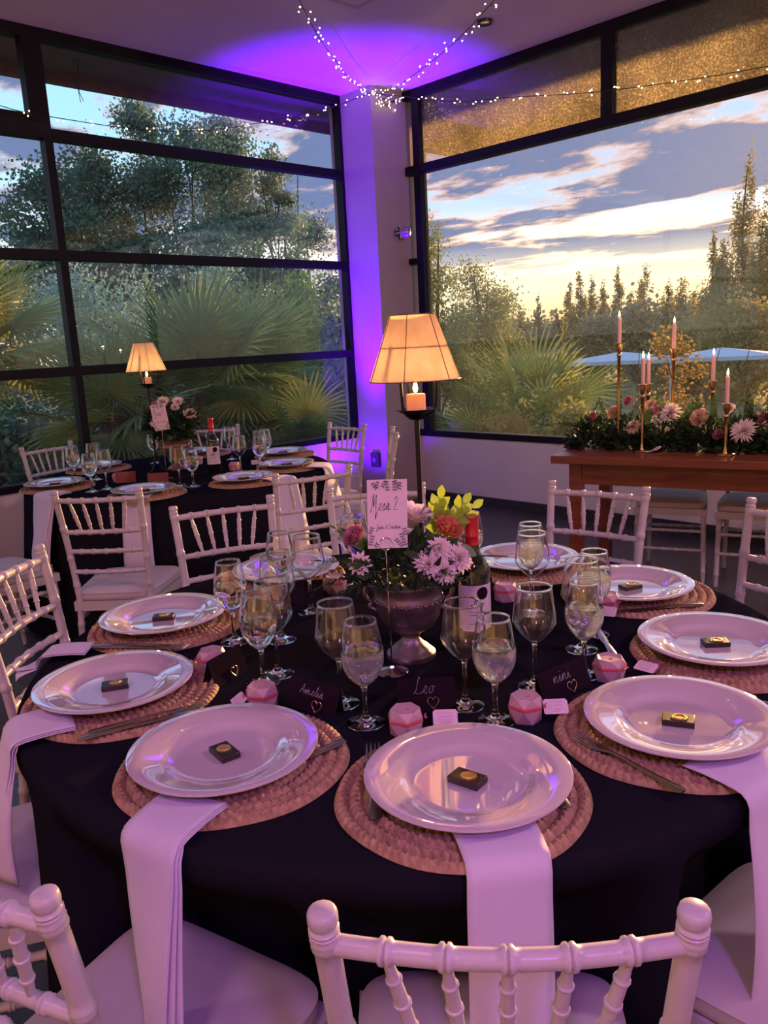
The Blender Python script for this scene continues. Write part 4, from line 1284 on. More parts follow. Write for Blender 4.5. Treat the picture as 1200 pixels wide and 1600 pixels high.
# ------------------------------------------------------------------ wine bottles
M_bottle = pmat('dark_bottle_glass', (0.010, 0.013, 0.008), 0.06, spec=0.7, coat=0.3)
M_caps = pmat('red_capsule', (0.50, 0.012, 0.03), 0.28, coat=0.3)
M_label = pmat('cream_label', (0.70, 0.62, 0.62), 0.6)
def bottle(x, y, rz, label):
    t = thing('wine_bottle', label, 'bottle', (x, y, ZTAB + 0.0006), rz, 'wine bottles')
    MB().lathe([(0.020, 0.006), (0.034, 0.0), (0.0375, 0.004), (0.0378, 0.10), (0.0375, 0.170), (0.0345, 0.187), (0.026, 0.203), (0.0180, 0.216), (0.0152, 0.228), (0.0146, 0.30), (0.0120, 0.3005)], 40).obj('bottle_body', M_bottle, t, 50)
    MB().lathe([(0.0158, 0.234), (0.0152, 0.236), (0.0152, 0.2525), (0.0155, 0.253), (0.0152, 0.254), (0.0152, 0.290), (0.0160, 0.292), (0.0162, 0.302), (0.0150, 0.3045), (0.001, 0.305)], 32).obj('capsule', M_caps, t, 40)
    def patch(r, a0, a1, z0, z1, nm, m, n=20):
        rows = []
        for z in (z0, z1):
            rows.append([(r * math.cos(a0 + (a1 - a0) * k / n), r * math.sin(a0 + (a1 - a0) * k / n), z) for k in range(n + 1)])
        o = MB().grid(rows).obj(nm, m, t, 180)
        return o
    lb = patch(0.03815, R(-70), R(70), 0.050, 0.150, 'label', M_label)
    em = MB()
    rows = []
    for rr_ in (0.0002, 0.004, 0.008, 0.011, 0.014):
        rows.append([((0.0385) * math.cos((0.35) + rr_ * math.cos(a) / 0.0385), 0.0385 * math.sin((0.35) + rr_ * math.cos(a) / 0.0385), 0.132 + rr_ * math.sin(a)) for a in [2 * PI * k / 24 for k in range(24)]])
    em.grid(rows, closed=True).obj('label_emblem', M_blackcard, lb, 180)
    st, adv = word_strokes('illo')
    mb = MB()
    ink(mb, st, 0.0115, 0.0095, 0, 0, 0.0011)
    mb.v = [(0.0386 * math.cos(-0.35 + p[0] / 0.0386), 0.0386 * math.sin(-0.35 + p[0] / 0.0386), 0.100 + p[2]) for p in mb.v]
    mb.obj('label_writing', M_ink, lb, None)
    mb = MB()
    for z, a in ((0.090, 0.45), (0.084, 0.35), (0.064, 0.5)):
        rows = [[(0.0386 * math.cos(-a + 2 * a * k / 10), 0.0386 * math.sin(-a + 2 * a * k / 10), zz) for k in range(11)] for zz in (z, z + 0.0012)]
        mb.grid(rows)
    mb.obj('label_rules', M_ink, lb, None)
    return t
bottle(1.325, 1.095, R(-128), 'dark wine bottle with a red capsule beside the urn of flowers')
bottle(2.484, 3.906, R(-125), 'dark wine bottle with a red capsule on the rear table')

# ------------------------------------------------------------------ lamps with candles
M_iron = pmat('black_iron', (0.014, 0.012, 0.012), 0.38, metal=0.6, bump=0.1, bscale=80)
M_wax = leafmat('peach_wax', (0.92, 0.66, 0.50), (0.88, 0.60, 0.45), 10, 0.5, 0.5)
M_wick = pmat('wick', (0.02, 0.015, 0.01), 0.9)
M_flame = emat('flame', (1.0, 0.62, 0.22), 22.0)
M_flamecore = emat('flame_core', (1.0, 0.85, 0.55), 30.0)
def shade_mat():
    m = bpy.data.materials.new('string_shade')
    m.use_nodes = True
    nt = m.node_tree
    nt.nodes.clear()
    o = nn(nt, 'ShaderNodeOutputMaterial')
    tc = nn(nt, 'ShaderNodeTexCoord')
    n = nn(nt, 'ShaderNodeTexNoise', i_Scale=14.0, i_Detail=3.0)
    lk(nt, tc.outputs['Object'], n.inputs['Vector'])
    c = ramp(nt, n.outputs[0], [(0.35, (0.80, 0.62, 0.45)), (0.65, (0.62, 0.45, 0.31))])
    d = nn(nt, 'ShaderNodeBsdfDiffuse'); lk(nt, c, d.inputs[0])
    t = nn(nt, 'ShaderNodeBsdfTranslucent'); lk(nt, c, t.inputs[0])
    mx = nn(nt, 'ShaderNodeMixShader'); mx.inputs[0].default_value = 0.72
    lk(nt, d.outputs[0], mx.inputs[1]); lk(nt, t.outputs[0], mx.inputs[2]); lk(nt, mx.outputs[0], o.inputs[0])
    return m
M_shade = shade_mat()
def flame_mesh(h, r):
    return MB().lathe([(0.0003, 0.0), (r * 0.7, h * 0.10), (r, h * 0.26), (r * 0.85, h * 0.45), (r * 0.5, h * 0.70), (r * 0.2, h * 0.88), (0.0003, h)], 12).mesh('flame', M_flame, 180)
FLAME_BIG, FLAME_SM = flame_mesh(0.040, 0.0062), flame_mesh(0.034, 0.0058)
SH0, SH1, SR0, SR1 = 0.578, 0.733, 0.110, 0.054
def lamp(x, y, rz, label, clabel, power):
    t = thing('candle_lamp', label, 'lamp', (x, y, ZTAB + 0.0006), rz, 'candle lamps on the tables')
    MB().tube([(0, 0, 0.10), (0, 0, 0.30), (0, 0, 0.492)], 0.0062, 12).obj('pole', M_iron, t)
    for k in range(3):
        a = 2 * PI * k / 3 + 0.5
        pts = [(0, 0, 0.125), (0.012, 0, 0.080), (0.03, 0, 0.030), (0.055, 0, 0.007), (0.082, 0, 0.004)]
        MB().tube(catmull([RZ(a) @ Vector(p) for p in pts], 5), 0.0050, 8).obj('foot', M_iron, t)
    MB().lathe([(0.006, 0.480), (0.012, 0.486), (0.030, 0.495), (0.050, 0.506), (0.0515, 0.508), (0.048, 0.508), (0.028, 0.498), (0.001, 0.495)], 32).obj('drip_dish', M_iron, t)
    for k in range(3):
        a = 2 * PI * k / 3 + 0.9
        pts = [(0.006, 0, 0.484), (0.024, 0, 0.488), (0.044, 0, 0.504), (0.050, 0, 0.530), (0.052, 0, 0.575), (0.058, 0, 0.640)]
        MB().tube(catmull([RZ(a) @ Vector(p) for p in pts], 5), 0.0036, 8).obj('prong', M_iron, t)
    # shade of upright threads
    seg = 300
    rows = []
    for i in range(9):
        q = i / 8
        z = SH0 + (SH1 - SH0) * q
        r = SR0 + (SR1 - SR0) * q
        rows.append([((r + (0.0008 * (k % 2)) + 0.0006 * math.sin(k * 0.37)) * math.cos(2 * PI * k / seg), (r + (0.0008 * (k % 2)) + 0.0006 * math.sin(k * 0.37)) * math.sin(2 * PI * k / seg), z) for k in range(seg)])
    sh = MB().grid(rows, closed=True).obj('lamp_shade', M_shade, t, None)
    sh['label'] = 'amber thread-wound cone shade'
    wf = MB()
    for (r, z) in ((SR0 + 0.001, SH0), (SR1 + 0.001, SH1), ((SR0 + SR1) / 2 - 0.0016, (SH0 + SH1) / 2)):
        wf.tube([(r * math.cos(2 * PI * k / 48), r * math.sin(2 * PI * k / 48), z) for k in range(49)], 0.0016, 6, caps=False)
    for k in range(6):
        a = 2 * PI * k / 6 + 0.35
        wf.tube([((SR0 + 0.0012) * math.cos(a), (SR0 + 0.0012) * math.sin(a), SH0), ((SR1 + 0.0012) * math.cos(a), (SR1 + 0.0012) * math.sin(a), SH1)], 0.0012, 6)
    wf.obj('wire_frame', pmat('shade_wire', (0.16, 0.07, 0.05), 0.5), sh)
    # candle
    c = thing('pillar_candle', clabel, 'candle', (x, y, ZTAB + 0.4970), rz, 'pillar candles in the lamps')
    MB().lathe([(0.001, 0.0), (0.0225, 0.0), (0.0235, 0.002), (0.0235, 0.046), (0.0220, 0.0480), (0.017, 0.0470), (0.001, 0.0455)], 28).obj('wax', M_wax, c)
    MB().tube([(0, 0, 0.045), (0.0005, 0, 0.053)], 0.0009, 6).obj('wick', M_wick, c)
    mobj('flame', FLAME_BIG, c, (0, 0, 0.050))
    light('candle_light', 'POINT', (x, y, ZTAB + 0.497 + 0.085), power, (1.0, 0.56, 0.24), shadow_soft_size=0.012)
    return t
lamp(1.462, 1.372, R(10), 'black iron candle lamp with glowing amber shade above the front flowers', 'lit peach candle in the front lamp', 0.66)
lamp(2.310, 4.238, R(50), 'black iron candle lamp with amber shade on the rear table', 'lit peach candle in the rear lamp', 0.8)
# ================================================================== flowers and foliage
M_pet_w = leafmat('petal_white', (0.90, 0.80, 0.78), (0.80, 0.64, 0.66), 30, 0.5, 0.3)
M_pet_p = leafmat('petal_pink', (0.75, 0.45, 0.55), (0.62, 0.34, 0.46), 30, 0.5, 0.3)
M_pet_o = leafmat('petal_orange', (0.85, 0.30, 0.16), (0.72, 0.24, 0.16), 30, 0.5, 0.3)
M_pet_c = leafmat('petal_cream', (0.85, 0.68, 0.52), (0.80, 0.55, 0.45), 30, 0.5, 0.3)
M_pet_r = leafmat('petal_rose', (0.62, 0.26, 0.32), (0.50, 0.20, 0.30), 30, 0.5, 0.3)
M_leaf_d = leafmat('leaf_dark', (0.030, 0.060, 0.025), (0.015, 0.035, 0.018), 25, 0.45, 0.2)
M_leaf_g = leafmat('leaf_green', (0.06, 0.12, 0.04), (0.03, 0.07, 0.025), 25, 0.45, 0.25)
M_leaf_lime = leafmat('leaf_lime', (0.42, 0.55, 0.06), (0.30, 0.46, 0.06), 25, 0.45, 0.45)
M_leaf_eu = leafmat('leaf_eucalyptus', (0.13, 0.19, 0.15), (0.08, 0.13, 0.10), 25, 0.5, 0.2)
def frame_to(d, roll=0.0):
    d = Vector(d).normalized()
    q = Vector((0, 0, 1)).rotation_difference(d).to_matrix().to_4x4()
    return q @ RZ(roll)
def petal(mb, M, L, w, up0, up1, r0=0.0, cup=0.25, n=5):
    """strip petal leaving the centre: rises at angle up0, ends at angle up1"""
    rows = []
    x, z = r0, 0.0
    for i in range(n + 1):
        t = i / n
        ww = w * (math.sin(PI * min(1, 0.12 + t * 0.83)) ** 0.7)
        if i == n:
            ww *= 0.55
        rows.append([(x, -ww, z + cup * ww), (x, 0, z), (x, ww, z + cup * ww)])
        a = up0 + (up1 - up0) * t
        x += L / n * math.cos(a); z += L / n * math.sin(a)
    mb.grid(rows, M)
def mum(mb, c, d, r, seed, layers=4, n0=20, w=0.10, spread=0.2):
    rn = random.Random(seed)
    F = TR(*c) @ frame_to(d, rn.uniform(0, 6))
    for l in range(layers):
        k = l / max(layers - 1, 1)
        n = int(n0 * (1 - 0.45 * k))
        for i in range(n):
            a = 2 * PI * (i + 0.5 * (l % 2)) / n + rn.uniform(-0.08, 0.08)
            up = spread + 1.15 * k + rn.uniform(-0.12, 0.12)
            petal(mb, F @ RZ(a), r * (1 - 0.42 * k) * rn.uniform(0.88, 1.08), r * w * (1.0 - 0.2 * k), up + 0.25, up - 0.35, r * 0.06, 0.5, 4)
def rose(mb, c, d, r, seed, ruff=0.0):
    rn = random.Random(seed)
    F = TR(*c) @ frame_to(d, rn.uniform(0, 6))
    for ring, (n, rad, ht, open_) in enumerate(((3, 0.18, 0.95, 1.5), (4, 0.34, 0.95, 1.42), (5, 0.52, 0.88, 1.3), (6, 0.72, 0.74, 1.05), (7, 0.86, 0.55, 0.7))):
        for i in range(n):
            a = 2 * PI * (i + 0.35 * ring) / n + rn.uniform(-0.1, 0.1)
            rows = []
            half = PI / n * 1.25
            for iy in range(5):
                t = iy / 4
                row = []
                for ix in range(7):
                    b = a + half * (ix / 3 - 1) * (0.55 + 0.45 * math.sin(PI * (0.15 + 0.6 * t)))
                    rr_ = r * rad * (0.45 + 0.55 * math.sin(min(t * 1.4, 1.4))) + r * (0.16 * max(0, t - 0.6) * (2.2 - open_))
                    rr_ += r * ruff * math.sin(ix * 2.6 + ring) * t
                    z = r * (ht * t * 1.0 - 0.10 * abs(ix / 3 - 1) ** 2 * t) - r * 0.25
                    row.append((rr_ * math.cos(b), rr_ * math.sin(b), z + r * ruff * math.cos(ix * 2.1 + iy) * t))
                rows.append(row)
            mb.grid(rows, F)
def leaf(mb, M, L, w, droop=0.2, fold=0.2, n=4):
    rows = []
    for i in range(n + 1):
        t = i / n
        ww = w * math.sin(PI * (0.06 + 0.92 * t)) ** 0.8
        rows.append([(L * t, -ww, -droop * L * t * t + fold * ww), (L * t, 0, -droop * L * t * t), (L * t, ww, -droop * L * t * t + fold * ww)])
    mb.grid(rows, M)
def aim(p, d, roll=0.0):
    """matrix with local X along d at p, Z as upright as possible"""
    d = Vector(d).normalized()
    up = Vector((0, 0, 1)) if abs(d.z) < 0.95 else Vector((1, 0, 0))
    y = up.cross(d).normalized()
    z = d.cross(y)
    m = Matrix(((d.x, y.x, z.x, p[0]), (d.y, y.y, z.y, p[1]), (d.z, y.z, z.z, p[2]), (0, 0, 0, 1)))
    return m @ RX(roll)
def sprig(mb, p, d, L, n, ll, lw, seed, droop=0.25, ang=0.9, both=True, taper=0.6, roll=0.0):
    rn = random.Random(seed)
    M = aim(p, d, roll + rn.uniform(-0.4, 0.4))
    pts = [M @ Vector((L * i / 8, 0, -droop * L * (i / 8) ** 2)) for i in range(9)]
    mb.tube(pts, [0.0014 * (1 - 0.6 * i / 8) for i in range(9)], 4)
    for i in range(n):
        t = 0.12 + 0.88 * i / n
        b = Vector((L * t, 0, -droop * L * t * t))
        s = (1 - taper * t) * rn.uniform(0.85, 1.1)
        for sd in ((-1, 1) if both else ((-1) ** i,)):
            leaf(mb, M @ TR(*b) @ RZ(sd * ang * rn.uniform(0.85, 1.15)) @ RX(rn.uniform(-0.5, 0.5)) @ RY(rn.uniform(-0.3, 0.25)), ll * s, lw * s, 0.2, 0.25, 3)
    leaf(mb, M @ TR(L, 0, -droop * L), ll * 0.7, lw * 0.7, 0.2, 0.25, 3)
def mossball(mb, c, sx, sy, sz, n, ll, lw, seed):
    rn = random.Random(seed)
    for i in range(n):
        a, b = rn.uniform(0, 2 * PI), rn.uniform(-0.2, 1.0)
        d = Vector((math.cos(a) * math.sqrt(max(0, 1 - b * b)), math.sin(a) * math.sqrt(max(0, 1 - b * b)), b))
        k = rn.uniform(0.55, 1.0)
        p = Vector(c) + Vector((d.x * sx * k, d.y * sy * k, d.z * sz * k))
        dd = (d + Vector((rn.uniform(-0.7, 0.7), rn.uniform(-0.7, 0.7), rn.uniform(-0.5, 0.6)))).normalized()
        leaf(mb, aim(p, dd, rn.uniform(0, 3)), ll * rn.uniform(0.7, 1.2), lw * rn.uniform(0.7, 1.2), 0.25, 0.25, 2)

M_pewter = pmat('aged_pewter', (0.26, 0.20, 0.22), 0.42, metal=0.75, var=0.5, vscale=18, bump=0.35, bscale=70, bdist=0.004)
def urn(x, y, rz, label, m):
    t = thing('flower_urn', label, 'urn', (x, y, ZTAB + 0.0006), rz, 'flower urns')
    MB().lathe([(0.001, 0.0), (0.052, 0.0), (0.0535, 0.004), (0.0530, 0.012), (0.047, 0.017), (0.044, 0.019), (0.038, 0.026), (0.028, 0.033), (0.020, 0.042), (0.0185, 0.048), (0.023, 0.052), (0.023, 0.055), (0.018, 0.058)], 40).obj('foot', m, t, 40)
    MB().lathe([(0.016, 0.056), (0.030, 0.060), (0.050, 0.073), (0.064, 0.095), (0.0705, 0.120), (0.0715, 0.124), (0.0725, 0.126), (0.0725, 0.142), (0.0715, 0.144), (0.0735, 0.160), (0.0775, 0.168), (0.0775, 0.171), (0.074, 0.171), (0.070, 0.160), (0.060, 0.150), (0.001, 0.150)], 48).obj('bowl', m, t, 40)
    for k in range(28):
        a = 2 * PI * k / 28
        if k == 0:
            be = MB().lathe([(0.0003, -0.0036), (0.0032, -0.002), (0.0042, 0.0), (0.0032, 0.002), (0.0003, 0.0036)], 8, RY(PI / 2)).mesh('bead', m, 180)
        mobj('bead', be, t, (0.0735 * math.cos(a), 0.0735 * math.sin(a), 0.134), a)
    for s in (1, -1):
        pts = [(s * 0.072, 0, 0.158), (s * 0.086, 0, 0.165), (s * 0.094, 0, 0.152), (s * 0.090, 0, 0.136), (s * 0.080, 0, 0.128), (s * 0.084, 0, 0.118), (s * 0.068, 0, 0.108)]
        MB().tube(catmull(pts, 4), [0.0045] * 25, 8).obj('handle', m, t)
    return t
def add(nm, mb, m, t, smooth=180):
    o = mb.obj(nm, m, t, smooth)
    if nm in ('greenery', 'greenery_crown', 'moss_tuft'):
        o['kind'] = 'stuff'
    return o
def centerpiece(x, y, rz, label, full=True, seed=0):
    t = thing('flower_arrangement', label, 'flowers', (x, y, ZTAB + 0.16), rz, 'flower arrangements in urns')
    Z = -0.16
    mb = MB(); mossball(mb, (0, 0, 0.03), 0.105, 0.09, 0.075, 420, 0.034, 0.007, seed + 1); add('greenery', mb, M_leaf_d, t)
    rn = random.Random(seed + 5)
    for k in range(7):
        a = k * 0.9 + rn.uniform(0, 0.5)
        mb = MB(); sprig(mb, (0.05 * math.cos(a), 0.05 * math.sin(a), 0.05), (math.cos(a), math.sin(a), 0.25), 0.10, 12, 0.022, 0.0045, seed + k, 0.35); add('green_sprig', mb, M_leaf_d if k % 2 else M_leaf_g, t)
    return t
FACE = Vector((0, -1, 0.5))
urn(1.192, 1.164, R(-45), 'aged pewter footed urn with beaded rim on the front table', M_pewter)
t = centerpiece(1.192, 1.164, R(-45), 'mixed pink, white and orange flowers in the front urn', True, 0)
# local frame: +x to the viewer's right, -y to the viewer, z above the urn rim
def F1(nm, m, fn):
    mb = MB(); fn(mb); return add(nm, mb, m, t)
F1('large_chrysanthemum', M_pet_w, lambda b: (mum(b, (0.012, 0.01, 0.125), (0.15, -0.2, 1), 0.060, 1, 5, 26, 0.17, 0.75)))
F1('orange_carnation', M_pet_o, lambda b: rose(b, (0.088, 0.0, 0.120), (0.5, -0.5, 0.9), 0.034, 2, 0.10))
for k, (c, r) in enumerate((((0.066, -0.045, 0.090), 0.028), ((0.041, -0.065, 0.063), 0.034), ((0.074, -0.065, 0.048), 0.030), ((0.106, -0.04, 0.066), 0.033))):
    F1('pink_chrysanthemum', M_pet_w, lambda b, c=c, r=r, k=k: mum(b, c, (0.3 + 0.1 * k, -1, 0.55), r, 20 + k, 5, 19, 0.15, 0.05))
F1('small_chrysanthemum', M_pet_w, lambda b: mum(b, (-0.098, -0.045, 0.066), (-0.3, -1, 0.6), 0.027, 31, 3, 13, 0.18, 0.1))
F1('pink_rose', M_pet_r, lambda b: rose(b, (-0.108, 0.01, 0.112), (-0.5, -0.6, 0.7), 0.028, 32, 0.05))
F1('rosebud', M_leaf_lime, lambda b: rose(b, (-0.028, -0.075, 0.052), (0, -1, 0.4), 0.013, 33))
for k, (d, L) in enumerate((((0.25, 0.2, 1.0), 0.085), ((0.85, 0.1, 0.62), 0.10), ((0.1, 0.1, 1.0), 0.06), ((0.6, 0.3, 0.85), 0.085))):
    F1('lime_leaf_spray', M_leaf_lime, lambda b, d=d, L=L, k=k: sprig(b, (0.058 + 0.008 * k, 0.02, 0.10), d, L, 4, 0.040, 0.0135, 40 + k, 0.08, 0.6, True, 0.25, 1.35))
for k, (p, d, L) in enumerate((((-0.07, -0.03, 0.06), (-1, -0.2, 0.30), 0.11), ((-0.08, -0.03, 0.045), (-1, -0.45, 0.0), 0.13), ((-0.06, -0.04, 0.05), (-0.9, -0.5, 0.5), 0.08), ((-0.08, -0.05, 0.03), (-1, -0.3, -0.25), 0.12), ((-0.07, 0.02, 0.08), (-1, 0.2, 0.7), 0.09))):
    F1('fern_sprig', M_leaf_g, lambda b, p=p, d=d, L=L, k=k: sprig(b, p, d, L, 15, 0.026, 0.0040, 50 + k, 0.15, 0.85, True, 0.6, 0.9))
for k, (d, L) in enumerate((((1, -0.1, 0.12), 0.13), ((1, 0.05, 0.05), 0.15), ((0.9, -0.4, -0.1), 0.08))):
    F1('rosemary_sprig', M_leaf_d, lambda b, d=d, L=L, k=k: sprig(b, (0.08, -0.01, 0.06), d, L, 22, 0.010, 0.0016, 60 + k, 0.1, 0.6))
for k, (p, d) in enumerate((((0.03, -0.06, 0.085), (0.6, -0.3, 0.6)), ((0.02, -0.07, 0.075), (-0.4, -0.4, 0.6)), ((0.04, 0.0, 0.13), (0.2, 0.4, 0.9)), ((0.10, -0.03, 0.09), (0.8, -0.3, -0.3)), ((-0.04, -0.04, 0.1), (-0.6, -0.3, 0.6)))):
    F1('broad_leaf', M_leaf_eu, lambda b, p=p, d=d, k=k: leaf(b, aim(p, d, 0.4 * k), 0.048, 0.013, 0.2, 0.2, 6))
for k in range(4):
    F1('moss_tuft', M_leaf_g, lambda b, k=k: mossball(b, (-0.05 + 0.035 * k, -0.075, 0.022), 0.022, 0.018, 0.018, 80, 0.012, 0.002, 70 + k))
# rear arrangement
M_copper = pmat('copper_urn', (0.42, 0.22, 0.12), 0.4, metal=0.7, var=0.4, vscale=18, bump=0.3, bscale=70)
urn(2.43, 4.22, R(-45), 'copper toned footed urn on the rear table', M_copper)
t = centerpiece(2.43, 4.22, R(-45), 'pink and white flowers with dark leaves in the rear urn', True, 100)
F1('greenery_crown', M_leaf_d, lambda b: mossball(b, (0, 0, 0.10), 0.15, 0.12, 0.12, 380, 0.05, 0.010, 111))
for k, (c, r, m) in enumerate((((-0.08, -0.05, 0.215), 0.032, M_pet_r), ((-0.03, -0.05, 0.235), 0.04, M_pet_w), ((0.06, -0.06, 0.235), 0.035, M_pet_w), ((0.045, -0.08, 0.205), 0.03, M_pet_w), ((0.12, -0.05, 0.16), 0.04, M_pet_c), ((-0.07, -0.1, 0.12), 0.035, M_pet_w))):
    F1('pink_rose' if m is M_pet_r else 'chrysanthemum', m, lambda b, c=c, r=r, k=k, m=m: (rose(b, c, (0, -1, 0.7), r, 120 + k) if m is M_pet_r else mum(b, c, (0.2, -1, 0.9), r, 120 + k, 4, 16, 0.16, 0.3)))
for k in range(9):
    a = k * 0.72
    F1('green_sprig', M_leaf_g, lambda b, k=k, a=a: sprig(b, (0.06 * math.cos(a), 0.06 * math.sin(a), 0.10), (math.cos(a), math.sin(a), 0.9), 0.13, 8, 0.045, 0.013, 130 + k, 0.2, 0.8))
for k in range(5):
    F1('round_leaf_spray', M_leaf_g, lambda b, k=k: sprig(b, (-0.06 + 0.05 * k, 0.02, 0.16), (-0.4 + 0.25 * k, 0.1, 1), 0.10, 6, 0.03, 0.013, 150 + k, 0.1, 0.9))

# ================================================================== wooden table with garland and candlesticks
def wood_mat(name, c1, c2, c3):
    m = bpy.data.materials.new(name)
    m.use_nodes = True
    nt = m.node_tree
    b = nt.nodes['Principled BSDF']
    tc = nn(nt, 'ShaderNodeTexCoord')
    mp = nn(nt, 'ShaderNodeMapping')
    mp.inputs['Scale'].default_value = (1.2, 14, 14)
    lk(nt, tc.outputs['Object'], mp.inputs[0])
    n = nn(nt, 'ShaderNodeTexNoise', i_Scale=2.2, i_Detail=6.0, i_Roughness=0.6, i_Distortion=0.6)
    lk(nt, mp.outputs[0], n.inputs['Vector'])
    lk(nt, ramp(nt, n.outputs[0], [(0.3, c1), (0.5, c2), (0.7, c3)]), b.inputs['Base Color'])
    b.inputs['Roughness'].default_value = 0.34
    b.inputs['Coat Weight'].default_value = 0.1
    return m
M_wood = wood_mat('red_brown_wood', (0.25, 0.066, 0.030), (0.19, 0.048, 0.022), (0.13, 0.032, 0.015))
HT = thing('wooden_table', 'polished red-brown wooden table by the sunset window', 'table', (3.79, 2.55, 0.0), math.atan2(-0.9696, 0.2447))
# local x runs along the front edge to the right, local y away from the viewer
for k in range(4):
    bevel(MB().box(0.0, 2.1, 0.19 * k + 0.0008, 0.19 * (k + 1) - 0.0008, 0.726, 0.770).obj('top_plank', M_wood, HT), 0.003)
MB().box(0.10, 2.0, 0.07, 0.095, 0.605, 0.726).obj('apron', M_wood, HT)
MB().box(0.10, 0.125, 0.07, 0.69, 0.605, 0.726).obj('apron', M_wood, HT)
MB().box(1.975, 2.0, 0.07, 0.69, 0.605, 0.726).obj('apron', M_wood, HT)
for lx in (0.085, 1.945):
    for ly in (0.06, 0.63):
        bevel(MB().box(lx, lx + 0.07, ly, ly + 0.07, 0.0, 0.726).obj('leg', M_wood, HT), 0.003)
E1, E2 = Vector((0.2447, -0.9696, 0)), Vector((0.9696, 0.2447, 0))
def HP(a, b, z):
    return Vector((3.79, 2.55, 0)) + E1 * a + E2 * b + Vector((0, 0, z))
M_brass = pmat('brass', (0.62, 0.38, 0.16), 0.25, metal=1.0)
M_taper = pmat('pink_taper_wax', (0.86, 0.50, 0.42), 0.45, sub=0.2)
def candlestick(a, b, h, label, clabel, ch=0.140):
    p = HP(a, b, 0.7706)
    t = thing('candlestick', label, 'candlestick', p, 0, 'brass candlesticks on the wooden table')
    MB().lathe([(0.001, 0.0), (0.044, 0.0), (0.045, 0.002), (0.045, 0.008), (0.042, 0.010), (0.014, 0.012), (0.010, 0.022), (0.007, 0.045)], 32).obj('base', M_brass, t, 40)
    MB().lathe([(0.0068, 0.040), (0.0062, 0.08), (0.0085, h * 0.55), (0.0095, h - 0.075), (0.0125, h - 0.072), (0.0135, h - 0.064), (0.0125, h - 0.056), (0.0085, h - 0.052), (0.0125, h - 0.040)], 20).obj('stem', M_brass, t, 50)
    MB().lathe([(0.0115, h - 0.044), (0.0165, h - 0.030), (0.0180, h - 0.012), (0.0190, h - 0.004), (0.0270, h - 0.002), (0.0275, h), (0.0130, h), (0.0120, h - 0.02), (0.001, h - 0.02)], 24).obj('cup', M_brass, t, 40)
    c = thing('taper_candle', clabel, 'candle', (p.x, p.y, p.z + h - 0.0195), 0, 'pink taper candles')
    H_ = ch + 0.02
    MB().lathe([(0.001, 0.0), (0.0112, 0.0), (0.0105, H_ - 0.006), (0.0085, H_ - 0.001), (0.001, H_)], 16).obj('wax', M_taper, c)
    MB().tube([(0, 0, H_ - 0.002), (0.0003, 0, H_ + 0.008)], 0.0008, 5).obj('wick', M_wick, c)
    mobj('flame', FLAME_SM, c, (0, 0, H_ + 0.004))
    light('taper_light', 'POINT', (p.x, p.y, p.z + h + H_ + 0.02), 0.35, (1.0, 0.5, 0.18), shadow_soft_size=0.01)
candlestick(0.277, 0.363, 0.590, 'tallest brass candlestick at the left front of the garland', 'lit pink taper on the tallest candlestick at the left')
candlestick(0.442, 0.236, 0.368, 'brass candlestick at the front, second from the left', 'lit pink taper in front of the twin flames')
candlestick(0.394, 0.560, 0.350, 'brass candlestick hidden behind the second front one', 'lit pink taper just behind another, left of the twin flames')
candlestick(0.524, 0.600, 0.544, 'tall brass candlestick rising behind the garland middle', 'lit pink taper on the tall middle candlestick')
candlestick(0.743, 0.580, 0.360, 'brass candlestick behind the cream rose', 'lit pink taper behind the cream rose')
candlestick(0.880, 0.175, 0.268, 'shortest brass candlestick at the right front', 'lit pink taper on the shortest candlestick at the right')

t = thing('flower_garland', 'long garland of dark greenery and pink flowers on the wooden table', 'flowers', (3.79, 2.55, 0.7706), math.atan2(-0.9696, 0.2447))
for k in range(9):
    F1('greenery', M_leaf_d, lambda b, k=k: (mossball(b, (0.13 + 0.20 * k, 0.43, 0.02), 0.15, 0.15, 0.155, 230, 0.055, 0.010, 200 + k), mossball(b, (0.13 + 0.20 * k, 0.40, 0.012), 0.14, 0.17, 0.05, 340, 0.055, 0.012, 700 + k)))
rn = random.Random(77)
for k in range(30):
    x_ = 0.03 + 1.75 * (k + rn.uniform(0, 0.8)) / 30
    d = (rn.uniform(-0.7, 0.7) - (0.9 if x_ < 0.2 else 0), rn.uniform(-1, 0.2), rn.uniform(-0.15, 0.7))
    F1('fern_sprig', M_leaf_g if k % 3 else M_leaf_d, lambda b, k=k, x_=x_, d=d: sprig(b, (x_ + 0.06, 0.38, 0.10), d, 0.20, 14, 0.040, 0.0065, 220 + k, 0.25, 0.8, True, 0.6, 0.8))
for k in range(20):
    x_ = 0.05 + 1.7 * (k + rn.uniform(0, 0.8)) / 20
    F1('eucalyptus_sprig', M_leaf_eu if k % 2 else M_leaf_g, lambda b, k=k, x_=x_: sprig(b, (x_, 0.40, 0.13), (rn.uniform(-0.6, 0.6), rn.uniform(-0.5, 0.2), 1.0), 0.15, 7, 0.036, 0.015, 260 + k, 0.15, 1.0, True, 0.4, 1.2))
for k in range(4):
    F1('trailing_fern', M_leaf_d, lambda b, k=k: sprig(b, (0.08, 0.30 + 0.07 * k, 0.04 + 0.02 * k), (-1, -0.3 + 0.15 * k, 0.05), 0.14, 14, 0.036, 0.006, 290 + k, 0.2, 0.8))
